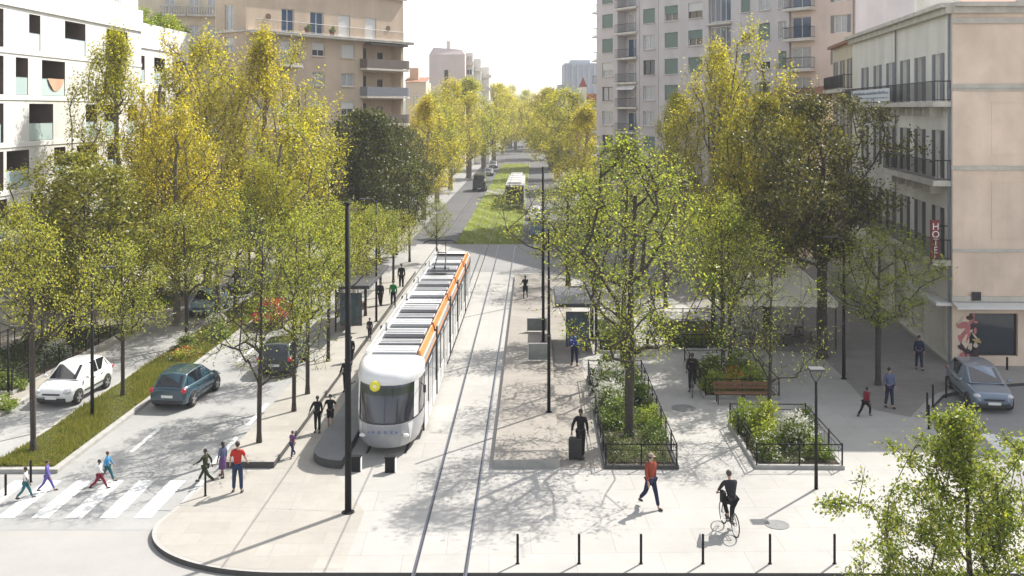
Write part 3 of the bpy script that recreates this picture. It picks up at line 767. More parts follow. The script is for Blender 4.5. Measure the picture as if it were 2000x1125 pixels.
ytree('main',1229,855,278,6.3,'tallest young tree with airy fresh leaves in the big fenced bed')
ytree('sparse',1217,740,300,5.6,'young bare-branched tree at the far end of the big fenced bed')
ytree('youngA',1412,738,368,3.9,'green young tree at the left of the bed with the bench')
ytree('youngB',1426,720,400,4.2,'green young tree close behind another in the bed with the bench')
ytree('sparse',1502,842,470,3.6,'slim young tree with few leaves in the front right fenced bed')
ytree('youngA',1715,752,440,5.4,'green young tree standing in the shade before the hotel')
ytree('youngC',1160,662,318,7.6,'dark-leaved young tree behind the right tram shelter')
ytree('youngB',1392,655,380,5.0,'young tree in the far fenced bed left of the cafe canopy')
ytree('youngC',1300,600,350,5.2,'young tree between the far beds, behind the tallest young tree')
ytree('sparse',1110,560,352,8.0,'thin dark-branched tree far right of the tram platform')
ytree('youngA',1150,520,340,6.6,'dusky green tree near the cross street on the right')
# left side
GM='young trees in the median'
for k,px,py,ty,w,lab in (('youngC',65,880,402,4.3,'nearest young tree in the median with its trunk left of the white car'),
  ('youngA',240,772,470,3.6,'second median tree, between the white car and the teal car'),
  ('youngB',365,672,395,4.6,'third median tree, behind the teal car'),
  ('youngA',424,632,372,4.6,'fourth median tree, before the facing car'),
  ('youngC',459,614,372,4.8,'fifth median tree, right of the facing car')):
    x,y,_ = P(px,py); tree(k,x,y,tz(ty,y),w,lab,GM,'young_tree',-.01)
GP='young trees on the raised strip by the left platform'
for k,px,py,ty,w,lab in (('sparse',506,864,428,4.0,'nearest tree on the raised strip, thin stem and few low leaves'),
  ('youngB',574,803,405,3.6,'second tree on the raised strip, just behind the black car'),
  ('youngA',601,769,392,3.8,'third tree on the raised strip, right of the black car')):
    x,y,_ = P(px,py,.22); tree(k,x,y,tz(ty,y)-.22,w,lab,GP,'young_tree',.22)
for i,(v,k,ty) in enumerate(((50,'youngC',400),(55.5,'youngA',392),(61,'youngB',398),(67,'youngC',404),(73,'youngA',410))):
    x,y = AV(-10.1,v); tree(k,x,y,tz(ty,v)-.22,3.6,('fourth','fifth','sixth','seventh','eighth')[i]+' tree along the raised strip by the left tram platform',GP,'young_tree',.22)
tree('fresh',(1898-1000)/F*22.5,22.5,5.9,4.5,'fresh green tree close to us in the lower right corner','',  'young_tree',-.15,rz=.6)
# left garden trees filling the dark band under the pine
for i,(x,y,k,H,w,lab) in enumerate(((-30,66,'denseB',7,6,'low olive tree at the foot of the white building, left end'),(-22.2,60,'youngA',7.5,5,'green tree on the left pavement behind the pine'),(-24.5,52,'youngC',6.2,4.4,'green tree over the hedge bed by the left pavement'),(-25,72,'denseA',6.5,6,'dark low tree under the yellow plane trees'),(-18.5,72,'youngB',8,4.2,'green tree in the median close to the cross street'))):
    tree(k,x,y,H,w,lab,None,'garden_tree')

# ------------------------------------------------------------------ shrubs
def shrub_mesh(seed, R_, H, n, size, m, flowers=0, fm=None, spiky=False):
    g = np.random.default_rng(seed)
    nc = 26; c = g.normal(size=(nc,3)); c /= np.linalg.norm(c,axis=1,keepdims=True); c[:,2] = np.abs(c[:,2])
    c *= g.uniform(.35,1,(nc,1))**.6*np.array([R_*.82,R_*.82,H*.82])
    k = g.integers(0,nc,n)
    if spiky: off = g.normal(size=(n,3))*np.array([.06,.06,.22])*H
    else: off = g.normal(size=(n,3))*np.array([.17,.17,.13])*R_
    C = c[k]+off; C[:,2] = np.maximum(.03,C[:,2])
    V,Fq = leaf_quads(g,C,size)
    me = mesh_np('foliage',V,Fq,m)
    fl = None
    if flowers:
        d = g.normal(size=(flowers,3)); d /= np.linalg.norm(d,axis=1,keepdims=True); d[:,2] = np.abs(d[:,2])
        C = d*np.array([R_*.95,R_*.95,H*.98])*g.uniform(.85,1.05,(flowers,1))
        V,Fq = leaf_quads(g,np.repeat(C,4,axis=0)+g.normal(size=(flowers*4,3))*.03,.07)
        k0 = len(me.vertices)
        ov = np.zeros(k0*3,np.float32); me.vertices.foreach_get('co',ov)
        nf = len(me.polygons)
        me = mesh_np('foliage',np.concatenate([ov.reshape(-1,3),V]),np.concatenate([np.arange(k0).reshape(-1,4),Fq+k0]),m)
        me.materials.append(fm); mi = np.zeros(len(me.polygons),np.int32); mi[nf:] = 1; me.polygons.foreach_set('material_index',mi)
    segs = [(np.array([0,0,0.]),.02,q*.95,.006) for q in c]
    sv,sf = tubes_mesh('st',segs,None,4)
    return me, fl, mesh_np('stems',sv,sf,M_bark), R_, H
SH = {'green':shrub_mesh(1,.7,.9,1500,.09,L_shrub),'white':shrub_mesh(2,.7,.85,1300,.085,L_shrub,260,L_white),'lime':shrub_mesh(3,.7,1.0,1300,.10,L_lime),
      'tall':shrub_mesh(4,.6,1.3,1600,.10,L_shrub,40,L_white),'orange':shrub_mesh(5,.6,.6,1000,.07,L_lime,60,L_orange),'spike':shrub_mesh(6,.55,1.2,1400,.10,L_lime,0,None,True)}
def shrub(kind,x,y,w,h,label,group=None,z=.1):
    f,fl,st,r0,h0 = SH[kind]
    t = thing('shrub',label,'shrub',(x,y,z),rnd.uniform(0,6.28),group,(w/(2*r0),w/(2*r0),h/h0))
    for nm,me in (('foliage',f),('flowers',fl),('stem',st)):
        if me is None: continue
        o = bpy.data.objects.new(nm,me); COL.objects.link(o); o.parent = t
    return t
def ground_cover(name,label,region,n,h,cols,seed,size=.09,z=.1):
    g = np.random.default_rng(seed); u0,u1,v0,v1 = region
    u = g.uniform(u0,u1,n); v = g.uniform(v0,v1,n); zz = z+h*g.uniform(0,1,n)*(.65+.35*np.sin(u*3+v*2))
    C = np.stack([u+AXK*v,v,zz],1)
    V,Fq = leaf_quads(g,C,size,.6)
    o = bpy.data.objects.new(name,mesh_np(name,V,Fq,leafmat(name+'_leaf_%d'%seed,cols,.4))); COL.objects.link(o)
    return tag(o,label,'ground cover',kind='stuff')
# ------------------------------------------------------------------ buildings
M_white = mat('white_render',(.66,.645,.615),.75,noise=(.8,.07),streak=(1.1,.13))
M_whitep = mat('white_band',(.70,.69,.665),.7,noise=(.9,.06),streak=(.9,.07))
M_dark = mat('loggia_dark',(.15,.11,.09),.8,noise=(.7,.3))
M_tan = mat('tan_render',(.57,.45,.335),.85,noise=(.5,.12),streak=(.8,.12))
M_tan2 = mat('tan_render_light',(.66,.57,.46),.85,noise=(.5,.1),streak=(.8,.1))
M_cream = mat('cream_render',(.62,.54,.40),.85,noise=(.5,.1),streak=(.8,.12))
M_grey = mat('lilac_grey_render',(.60,.555,.55),.85,noise=(.45,.1),streak=(.7,.13))
M_pink = mat('pink_render',(.70,.57,.50),.85,noise=(.45,.1),streak=(.7,.12))
M_hotel = mat('hotel_pink_render',(.82,.65,.51),.85,noise=(.4,.2),streak=(.7,.2),bump=(8,.12))
M_hotel2 = mat('hotel_cream_render',(.74,.71,.64),.85,noise=(.5,.1),streak=(.8,.14))
M_stone = mat('cornice_stone',(.58,.54,.47),.8,noise=(2,.15),streak=(1.2,.2))
M_slab = mat('balcony_slab',(.66,.62,.56),.8,noise=(1,.1),streak=(1.2,.2))
M_tile = mat('roof_tile',(.30,.14,.09),.85,noise=(4,.3),bump=(14,.8))
M_frame = mat('window_frame_white',(.66,.65,.62),.5)
M_frameb = mat('window_frame_brown',(.14,.08,.05),.6)
M_glass = mat('window_glass',(.03,.04,.05),.06,spec=.8)
M_glassb = mat('window_glass_blue',(.05,.09,.16),.06,spec=.9)
M_curt = mat('curtain_behind_glass',(.42,.42,.42),.15,spec=.7,noise=(5,.25))
M_blindg = mat('green_blind',(.16,.22,.19),.7,bump=(40,.3))
M_blindw = mat('white_blind',(.60,.59,.57),.7,bump=(40,.3))
M_shut = mat('grey_shutter',(.20,.21,.235),.7,noise=(4,.15))
M_shutd = mat('dark_shutter',(.10,.095,.10),.7,noise=(4,.15))
M_bglass = mat('balustrade_glass',(.42,.52,.52),.12,spec=.7)
M_iron = mat('balcony_iron',(.02,.02,.022),.5)
M_awn = mat('awning_cloth',(.16,.13,.11),.9)

def window(root, x0,x1,z0,z1, y, style='plain', frame=None, T=None, mull=1):
    """frame at depth y, pane child; style sets blind or shutters"""
    fr = frame or M_frame
    w = MB(); w.T = T; b = .07
    w.box(x0,x1,y-.04,y+.04,z0,z0+b); w.box(x0,x1,y-.04,y+.04,z1-b,z1)
    w.box(x0,x0+b,y-.04,y+.04,z0+b,z1-b); w.box(x1-b,x1,y-.04,y+.04,z0+b,z1-b)
    for k in range(mull):
        xc = x0+(x1-x0)*(k+1)/(mull+1); w.box(xc-.035,xc+.035,y-.035,y+.035,z0+b,z1-b)
    o = w.build('window',fr,root)
    g = MB(); g.T = T
    g.quad((x0+b,y+.01,z0+b),(x1-b,y+.01,z0+b),(x1-b,y+.01,z1-b),(x0+b,y+.01,z1-b))
    gm = {'curtain':M_curt,'blue':M_glassb}.get(style, M_glass if rnd.random() < .7 else M_curt)
    g.build('pane',gm,o)
    if style in ('gblind','wblind','halfw','halfg'):
        zz = z0+.02 if style in ('gblind','wblind') else z0+(z1-z0)*.45
        s = MB(); s.T = T
        n = max(4,int((z1-zz)/.12))
        for i in range(n):
            a = zz+(z1-zz)*i/n; c = zz+(z1-zz)*(i+1)/n
            s.add([(x0+.02,y-.075,a),(x1-.02,y-.075,a),(x1-.02,y-.095,(a+c)/2),(x0+.02,y-.095,(a+c)/2),(x1-.02,y-.075,c),(x0+.02,y-.075,c)],[(0,1,2,3),(3,2,4,5)])
        s.build('blind',M_blindg if 'g' in style.replace('half','') else M_blindw,o)
    return o
def shutters(o_win, x0,x1,z0,z1,y,m,T=None,wd=None):
    wd = wd or (x1-x0)*.5
    for a,b in ((x0-wd,x0),(x1,x1+wd)):
        s = MB(); s.T = T; s.box(a+.02,b-.01,y-.05,y-.004,z0,z1)
        n = int((z1-z0)/.16)
        for i in range(n): s.box(a+.07,b-.06,y-.062,y-.05,z0+.06+i*.16,z0+.15+i*.16)
        s.build('shutter',m,o_win)
def sill(root_win,x0,x1,z,y,m,T=None):
    s = MB(); s.T = T; s.box(x0-.08,x1+.08,y-.14,y-.003,z-.09,z); s.build('sill',m,root_win)
def balcony(root, x0,x1,z, d, y=0, rail='iron', T=None, slab=None, h=1.0):
    s = MB(); s.T = T; s.box(x0,x1,y-d,y-.004,z-.18,z); s.box(x0-.03,x1+.03,y-d-.03,y-.004,z-.26,z-.183)
    o = s.build('balcony',slab or M_slab,root)
    r = MB(); r.T = T
    if rail == 'iron':
        r.railing((x0+.04,y-d+.05,z),(x1-.04,y-d+.05,z),h,.14)
        r.railing((x0+.04,y-.03,z),(x0+.04,y-d+.05,z),h,.14); r.railing((x1-.04,y-.03,z),(x1-.04,y-d+.05,z),h,.14)
        r.build('railing',M_iron,o)
    elif rail == 'solid':
        r.box(x0+.02,x1-.02,y-d+.02,y-d+.07,z+.05,z+h); r.box(x0+.02,x0+.07,y-d+.07,y-.01,z+.05,z+h); r.box(x1-.07,x1-.02,y-d+.07,y-.01,z+.05,z+h)
        r.build('railing',M_shut,o)
    return o
def boxbody(mb, L, D, H, z0=0):                # back, ends and roof of a block whose front is a facade at y=0
    mb.quad((0,D,z0),(0,D,H),(L,D,H),(L,D,z0)); mb.quad((0,0,z0),(0,0,H),(0,D,H),(0,D,z0))
    mb.quad((L,0,z0),(L,D,z0),(L,D,H),(L,0,H)); mb.quad((0,0,H),(L,0,H),(L,D,H),(0,D,H))
def slab_back(mb, L, H, y, z0=0, mi=0):        # a dark inner wall behind the openings
    mb.quad((.15,y,z0+.1),(L-.15,y,z0+.1),(L-.15,y,H-.1),(.15,y,H-.1),mi)

# ---- 1. white building with loggias, left: the facade is parallel to the avenue at u=-30 and faces the street
def vx(px,u=-30.0): return -u*F/(1045-px)      # distance along the avenue where a pixel column meets the facade plane
V0 = 38.0; ox,oy = AV(-30,V0)
rz = math.atan2(1,AXK)                         # local +x runs down the avenue, local -y faces the street
wb = thing('apartment_building','white modern apartment building with dark loggias and glass balustrades at far left','building',(ox,oy,0),rz)
vend = vx(276)
Lw = vend-V0
rows = [(18.4,15.75,((57,79),(127,167),(208,249))),(15.75,13.07,((31,55),(82,127),(209,241))),(13.07,10.35,((-12,3),(57,104),(168,190),(204,232),(250,268))),(10.35,7.65,((13,57),(106,128),(150,190),(210,230))),(7.65,4.95,((-20,14),(60,84),(120,160),(200,225)))]
holes = []; wins = []
for zt,zb,cols in rows:
    for a,b in cols:
        x0,x1 = vx(a)-V0, vx(b)-V0
        holes.append((x0,x1,zb+.28,zt-.22,1.5)); wins.append((x0,x1,zb+.28,zt-.22))
    k = V0+1.5
    while k < 56.0:                            # columns left of the frame
        holes.append((k-V0,k+1.9-V0,zb+.28,zt-.22,1.5)); k += 4.1
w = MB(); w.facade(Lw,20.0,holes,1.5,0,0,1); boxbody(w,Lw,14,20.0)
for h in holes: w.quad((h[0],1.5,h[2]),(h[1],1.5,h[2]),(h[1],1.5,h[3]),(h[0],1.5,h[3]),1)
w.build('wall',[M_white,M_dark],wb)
for zt,zb,cols in rows:                        # floor bands standing proud of the panels, joint lines below
    b = MB(); b.box(0,Lw+.02,-.05,-.003,zb-.02,zb+.24); b.box(0,Lw,-.02,-.002,zb+.24,zb+.27,0)
    b.build('floor_band',M_whitep,wb)
b = MB(); b.box(-.1,Lw+.05,-.12,-.003,18.42,20.02); b.build('parapet',M_whitep,wb)
for i,(x0,x1,z0,z1) in enumerate(wins):
    window(wb,x0+.1,x0+(x1-x0)*.72,z0+.05,z1-.3,1.42,'curtain' if i%3 else 'blue',M_frameb)
    g = MB(); g.box(x0+.02,x1-.02,.03,.055,z0+.02,z0+1.0); g.tube([(x0+.02,.04,z0+1.02),(x1-.02,.04,z0+1.02)],.02,4)
    g.build('balustrade',M_bglass,wb)
r = MB(); r.railing((0,.25,20),(Lw-3.2,.25,20),1.0,.5,.015); r.railing((0,.25,20.3),(Lw-3.2,.25,20.3),.5,6,.012); r.build('roof_railing',M_iron,wb)
p = MB(); p.box(1,Lw-7,2.6,13,20,22.8); p.box(.4,Lw-6.6,2.2,13.2,22.8,23.05); pw = p.build('penthouse',M_dark,wb)
b = MB(); b.box(Lw-7.3,Lw-3.5,3.5,10,20.003,24.0); b.build('stair_tower',M_whitep,wb)
# towel on the second-row balustrade
x0,x1 = vx(93)-V0, vx(124)-V0
b = MB(); n=10
vs=[]
for i in range(n+1):
    f=i/n; vs += [(x0+(x1-x0)*f,-.01-.02*math.sin(f*9),14.42),(x0+(x1-x0)*f,-.03-.03*math.sin(f*9),14.38-.75*math.sin(math.pi*f)**.8)]
b.add(vs,[(2*i,2*i+1,2*i+3,2*i+2) for i in range(n)])
tw = b.build('hanging_cloth',mat('cloth_peach',(.55,.33,.22),.9)); tw.location=(ox,oy,0); tw.rotation_euler=(0,0,rz)
tag(tw,'peach and dark cloth drooping over a glass balustrade of the white building','cloth')
# second, set-back wing with a planted terrace
vend2 = vx(370,-30.6)
o2x,o2y = AV(-30.6,vend+.05)
wb2 = thing('apartment_building','far wing of the white building with a leafy roof terrace','building',(o2x,o2y,0),rz)
L2 = vend2-vend-.05
holes=[]; wins=[]
for zt in (16.9,14.2,11.5,8.8,6.1):
    for a,b in ((.8,2.2),(4.2,6.6),(L2-3.4,L2-.9)): holes.append((a,b,zt-2.3,zt-.2,1.2)); wins.append((a,b,zt-2.3,zt-.2))
w = MB(); w.facade(L2,19.2,holes,1.2,0,0,1); boxbody(w,L2,12,19.2)
for h in holes: w.quad((h[0],1.2,h[2]),(h[1],1.2,h[2]),(h[1],1.2,h[3]),(h[0],1.2,h[3]),1)
w.build('wall',[M_white,M_dark],wb2)
b = MB(); b.box(0,L2+.05,-.1,-.003,17.3,19.25); b.build('parapet',M_whitep,wb2)
for x0,x1,z0,z1 in wins:
    window(wb2,x0+.1,x1-.1,z0+.05,z1-.2,1.1,'curtain',M_frameb)
    g = MB(); g.box(x0+.02,x1-.02,.03,.055,z0+.02,z0+1.0); g.build('balustrade',M_bglass,wb2)
b = MB(); b.box(2,L2-1.5,4,11,19.203,22.5); b.build('penthouse',M_whitep,wb2)
for i in range(5):
    f = .8+i*(L2-1.6)/4
    q = (o2x+math.cos(rz)*f-math.sin(rz)*.8, o2y+math.sin(rz)*f+math.cos(rz)*.8)
    shrub('lime' if i%2 else 'green',q[0],q[1],2.6,1.5+.3*(i%2),('nearest','second','third','fourth','farthest')[i]+' terrace shrub on the roof of the far white wing','terrace shrubs',19.2)

# ---- generic oblique block: front facade from A to B seen from the street side
def block(name,label,A,B,depth,H,wallm,flip=False):
    d = Vector((B[0]-A[0],B[1]-A[1],0)); L = d.length
    return thing(name,label,'building',(A[0],A[1],0),math.atan2(d.y,d.x)), L
def facx(px, A, B):                            # local x on the facade for a pixel column
    k = (px-1000)/F; dx,dy = B[0]-A[0],B[1]-A[1]; L = math.hypot(dx,dy)
    t = (A[0]-k*A[1])/(k*dy-dx); return t*L
def facz(px,py,A,B):
    t = facx(px,A,B)/math.hypot(B[0]-A[0],B[1]-A[1]); v = A[1]+t*(B[1]-A[1]); return CAMH-(py-HY)*v/F
def wfc(lst,A,B):
    """pixel boxes (px0,px1,py0,py1) -> local (x0,x1,z0,z1)"""
    out=[]
    for a,b,c,d in lst:
        m=(a+b)/2; out.append((facx(a,A,B),facx(b,A,B),facz(m,d,A,B),facz(m,c,A,B)))
    return out

# ---- 2. tan apartment block
def footprint(mb, root, pts, H, mi=0):
    """walls along a run of world points (the front is left open) and a flat roof over them"""
    c,s_ = math.cos(root.rotation_euler.z), math.sin(root.rotation_euler.z)
    q = [(c*(x-root.location.x)+s_*(y-root.location.y), -s_*(x-root.location.x)+c*(y-root.location.y)) for x,y in pts]
    for a,b in zip(q,q[1:]): mb.quad((*a,0),(*b,0),(*b,H),(*a,H),mi)
    mb.add([(*p,H) for p in q],[tuple(range(len(q)))],mi)
A=(-23.9,92.0); B=(-11.7,110.0)
tb,Lt = block('apartment_building','tan apartment block with long top balcony and rounded balcony corner',A,B,14,24,M_tan)
X = lambda px: facx(px,A,B)
top = 12.5+(214-2)*110/2000
fz = [12.5-(y-214)*106/2000 for y in (78,134,188,242,296,350,404)]    # balcony floor levels, about 2.9 m apart
holes=[]; ws=[]
for px0,px1 in ((550,575),(606,632),(661,684),(713,735)):               # french windows of the top floor
    holes.append((X(px0),X(px1),fz[0]+.05,fz[0]+2.25)); ws.append((*holes[-1],'blue' if px0<640 else 'wblind',1))
for i in range(6):
    zf = fz[i+1]
    for j,(px0,px1) in enumerate(((492,512),(545,566),(610,634),(667,692))):
        hi = (X(px0),X(px1),zf+.95,zf+2.25)
        if i in (0,2) and j == 1: hi = (X(px0),X(px1),zf+.05,zf+2.25)
        holes.append(hi); ws.append((*hi,('halfw','curtain','wblind','plain')[(i*3+j*2)%4],1))
    holes.append((X(709),X(783),zf+.06,zf+2.5,1.3))                      # recessed loggia at the corner
w = MB(); w.facade(Lt,top,holes,.22); footprint(w,tb,[B,(-19.0,122.0),(-31.6,109.0),(-27.3,94.4)],top)

Cx,Cy = -27.3,94.4; dl_=(Cx-A[0],Cy-A[1]); cr_=tb.rotation_euler.z
Cl=(math.cos(cr_)*dl_[0]+math.sin(cr_)*dl_[1], -math.sin(cr_)*dl_[0]+math.cos(cr_)*dl_[1]); Ls=math.hypot(*Cl)
Ts=Matrix.Translation((Cl[0],Cl[1],0)) @ Matrix.Rotation(math.atan2(-Cl[1],-Cl[0]),4,'Z')
sideh=[]
for i in range(7):
    sideh.append((Ls*.30,Ls*.30+1.25,fz[i]+.95-(.9 if i==0 else 0),fz[i]+2.35))
w.T=Ts; w.facade(Ls,top,sideh,.22); w.T=None
for h in holes:
    if len(h)>4: w.quad((h[0],1.3,h[2]),(h[1],1.3,h[2]),(h[1],1.3,h[3]),(h[0],1.3,h[3]))
w.box(Lt+.003,Lt+1.5,1.2,14,0,top-.6,1)
w.build('wall',[M_tan,M_tan2],tb)
for h in ws:
    o = window(tb,*h[:4],.17,h[4]); 
    if h[3]-h[2] < 1.6: sill(o,h[0],h[1],h[2],0,M_tan2)
for i in range(6):
    zf = fz[i+1]
    window(tb,X(716),X(732),zf+.1,zf+2.15,1.24,'plain',M_frameb); window(tb,X(755),X(764),zf+1.0,zf+1.8,1.24,'plain',M_frameb,None,0)
    b = MB(); b.T=None
    # rounded balcony slab with a solid grey front
    x0,x1 = X(703),Lt+.55
    pts = [(x0,-.004),(x0,-1.0)]+[(x1-1.1+1.1*math.sin(R(a)),-1.0+1.1*(1-math.cos(R(a)))*.9) for a in range(0,91,15)]+[(x1,-.004)]
    b.prism(pts[::-1],zf-.2,zf+.0); o = b.build('balcony',M_slab,tb)
    r = MB(); q = pts[1:-1]
    for k in range(len(q)-1):
        a_,b_ = Vector((*q[k],0)),Vector((*q[k+1],0)); 
        r.quad((a_.x,a_.y,zf+.04),(b_.x,b_.y,zf+.04),(b_.x,b_.y,zf+.95),(a_.x,a_.y,zf+.95))
    r.quad((x0,-.004,zf+.04),(x0,-1.0,zf+.04),(x0,-1.0,zf+.95),(x0,-.004,zf+.95))
    r.build('railing',M_shut if i%2 else M_awn,o)
    if i == 0: 
        a = MB(); a.box(X(712),X(785),-.9,-.05,zf+2.42,zf+2.6); a.build('awning',M_awn,tb)
for i,(px0,px1) in ((1,(535,580)),(3,(512,590))):
    balcony(tb,X(px0),X(px1),fz[i],.8)
b = MB(); x0 = X(485); b.box(x0,Lt+.6,-1.05,-.004,fz[0]-.28,fz[0]+.0); b.box(x0-.05,Lt+.65,-1.12,-.004,fz[0]-.1,fz[0]-.02,0)
o = b.build('balcony',M_slab,tb); r = MB(); r.railing((x0,-1.0,fz[0]),(Lt+.5,-1.0,fz[0]),.95,.16); r.build('railing',M_iron,o)
b = MB(); b.box(-.2,Lt+.3,-.35,.0,top-.003,top+.22); b.build('cornice',M_tan2,tb)
b = MB()
b.add([(-.2,-.2,top+.3),(Lt+.3,-.2,top+.3),(Lt-2,5,top+1.5),(3,5,top+1.5)],[(0,1,2,3)]); b.build('roof',M_tile,tb)
for px,zz in ((524,1.1),(758,1.1)):
    s = MB(); s.lathe([(.28,-.03),(.3,.0),(.28,.03)],16,(X(px),-.04,fz[0]+1.35),0,'y'); s.build('round_window',M_frameb,tb)
for i,px in enumerate((592,640)):
    s = MB(); s.lathe([(.2,0),(.28,.4)],10); s.ball((0,0,.8),(.35,.35,.45),8)
    o = thing('potted_plant',('left','right')[i]+' round potted plant on the long top balcony of the tan block','plant',(0,0,0))
    lx = X(px); c,sn = math.cos(tb.rotation_euler.z), math.sin(tb.rotation_euler.z)
    o.location = (A[0]+c*lx+sn*.6, A[1]+sn*lx-c*.6, fz[0])
    pt = MB(); pt.lathe([(.2,0),(.28,.4)],10); pt.build('pot',M_tile,o,True)
    f_,_,st,r0,h0 = SH['green']; q = bpy.data.objects.new('foliage',f_); COL.objects.link(q); q.parent=o; q.location=(0,0,.35); q.scale=(.55,.55,.8)
for i,h in enumerate(sideh):
    o = window(tb,*h,.17,('curtain','halfw','plain')[i%3],None,Ts); sill(o,h[0],h[1],h[2],0,M_tan2,Ts)
b = MB(); b.T=Ts; b.box(.3,Ls-.1,-.3,-.004,fz[0]-.2,fz[0]-.02); b.build('balcony',M_slab,tb)
# ---- 3. cream block with stone balustrades
A4=(-43.0,116.0); B4=(-33.4,118.5)
cb,L4 = block('apartment_building','cream apartment block with stone balustrade balconies behind the white building',A4,B4,10,28,M_cream)
ww=[]
for zf in (23.4,19.9,16.4,12.9,9.4):
    for f in (.35,.62,.82): ww.append((L4*f,L4*f+1.1,zf+.05,zf+2.3))
w = MB(); w.facade(L4,29,ww,.22); boxbody(w,L4,10,29); w.build('wall',M_cream,cb)
for i,h in enumerate(ww): window(cb,*h,.17,'curtain')
for zf in (23.4,19.9,16.4,12.9):
    for a,b in ((.3,.58),(.6,.98)):
        s = MB(); s.box(L4*a,L4*b,-.9,-.004,zf-.22,zf-.02); o = s.build('balcony',M_stone,cb)
        r = MB(); r.box(L4*a,L4*b,-.9,-.72,zf+.85,zf+.98); n=int((b-a)*L4/.3)
        for k in range(n+1):
            x = L4*a+.1+(L4*(b-a)-.2)*k/n; r.lathe([(.05,zf-.02),(.09,zf+.25),(.05,zf+.55),(.07,zf+.85)],6,(x,-.81,0))
        r.build('railing',M_stone,o)

# ---- 4. grey-lilac apartment block right, with its corner at the avenue
A5=(9.9,120.0); B5=(25.4,93.9)
gb,L5 = block('apartment_building','tall lilac grey apartment block with green blinds, right of the avenue',A5,B5,16,29,M_grey)
X = lambda px: facx(px,A5,B5)
# floor sill heights measured on the first column, about 2.8 m apart
zr = [12.5-(y-214)*118/2000 for y in (54,102,149,196,243,290,338,385)]; zr = [zr[0]+2.8]+zr
holes=[]; ws=[]
cols = ((1176,1197,'g'),(1256,1279,'w'),(1298,1324,'g'),(1344,1372,'w'),(1447,1465,'w'),(1482,1504,'g'),(1520,1536,'g'))
styles = ['gblind','gblind','plain','halfg','curtain','plain','halfw','curtain']
for i,z0 in enumerate(zr):
    for j,(a,b,c) in enumerate(cols):
        st = ('gblind','gblind','gblind','halfw','plain','curtain','plain','gblind','plain')[i] if j == 0 else styles[(i*5+j*3)%8]
        if j==2 and i in (3,4,6): st='gblind'
        holes.append((X(a),X(b),z0-.05,z0+1.55)); ws.append((*holes[-1],st))
    holes.append((X(1206),X(1243),z0-.75,z0+1.75,1.2))                 # loggia column
    holes.append((X(1384),X(1428),z0-.75,z0+1.75,.9 if i > 2 else .35))
Hg=29.5
w = MB(); w.facade(L5,Hg,holes,.24); boxbody(w,L5,20,Hg)
for h in holes:
    if len(h)>4: w.quad((h[0],h[4],h[2]),(h[1],h[4],h[2]),(h[1],h[4],h[3]),(h[0],h[4],h[3]))
w.box(X(1246),X(1249),-.06,-.003,0,Hg); w.box(X(1284),X(1286),-.06,-.003,0,Hg)
w.build('wall',M_grey,gb)
for h in ws:
    o = window(gb,*h[:4],.18,h[4],M_frameb if rnd.random()<.35 else M_frame); sill(o,h[0],h[1],h[2],0,M_grey)
for i,z0 in enumerate(zr):
    window(gb,X(1212),X(1238),z0-.7,z0+1.4,1.12,('curtain','plain','blue')[i%3])
    b = MB(); b.box(X(1203),X(1246),-.28,-.004,z0-.98,z0-.78); o = b.build('balcony',M_slab,gb)
    r = MB(); r.railing((X(1204),-.24,z0-.78),(X(1245),-.24,z0-.78),.95,.16); r.build('railing',M_iron,o)
    if i == 4: 
        a = MB(); a.add([(X(1207),.2,z0+1.7),(X(1242),.2,z0+1.7),(X(1242),-.5,z0+1.15),(X(1207),-.5,z0+1.15)],[(0,1,2,3)]); a.build('awning',M_whitep,gb)
    if i <= 2:                                                          # glazed bow bay, blue panes
        window(gb,X(1386),X(1426),z0-.7,z0+1.65,.2,'blue',None,None,3)
        b = MB(); b.box(X(1382),X(1430),-.35,-.004,z0-1.0,z0-.8); b.build('balcony',M_slab,gb)
    else:
        window(gb,X(1390),X(1422),z0-.7,z0+1.5,.82,'plain')
        b = MB(); b.box(X(1382),X(1430),-.3,-.004,z0-1.0,z0-.8); o = b.build('balcony',M_slab,gb)
        r = MB(); r.railing((X(1384),-.26,z0-.8),(X(1428),-.26,z0-.8),.95,.16); r.build('railing',M_iron,o)
    # balconies of the avenue front, seen edge-on at the left corner
    if i < 7:
        T = Matrix.Rotation(0,4,'Z'); s = MB(); s.box(-1.1,-.004,.1,3.2,z0-1.0,z0-.82); o = s.build('balcony',M_slab,gb)
        r = MB(); r.railing((-1.05,.15,z0-.82),(-1.05,3.2,z0-.82),.95,.2); r.railing((-1.05,.15,z0-.82),(-.03,.15,z0-.82),.95,.2); r.build('railing',M_iron,o)
# chamfered top corner: roof
b = MB(); b.box(-.3,L5+.2,-.4,.0,Hg+.003,Hg+.3); b.build('cornice',M_stone,gb)
# ---- pink part
A6=(25.55,93.7); B6=(30.6,86.6)
pb,L6 = block('apartment_building','pink apartment block with small iron balconies left of the hotel roof',A6,B6,14,27,M_pink)
X = lambda px: facx(px,A6,B6)
holes=[]; ws=[]
zq=[12.5-(y-214)*91/2000 for y in (32,70,124,178,232,286)]
zq=[12.5-(y-214)*91/2000+.0 for y in (35,72,128,183,237,291)]; zq=[zq[1]+2.75*k for k in (2,1,0,-1,-2,-3,-4)]
for i,z0 in enumerate(zq):
    holes.append((X(1546),X(1584),z0,z0+1.95)); ws.append((*holes[-1],'blue' if i<3 else 'curtain'))
    holes.append((X(1629),X(1655),z0+.25,z0+1.8)); ws.append((*holes[-1],('curtain','halfw')[i%2]))
Lp = X(1671)
w = MB(); w.facade(Lp,29.2,holes,.24)
E6=(A6[0]+(B6[0]-A6[0])*Lp/L6,A6[1]+(B6[1]-A6[1])*Lp/L6); footprint(w,pb,[E6,(E6[0]*1.17,E6[1]*1.17),(A6[0]*1.13,A6[1]*1.13),A6],29.2); w.build('wall',M_pink,pb)
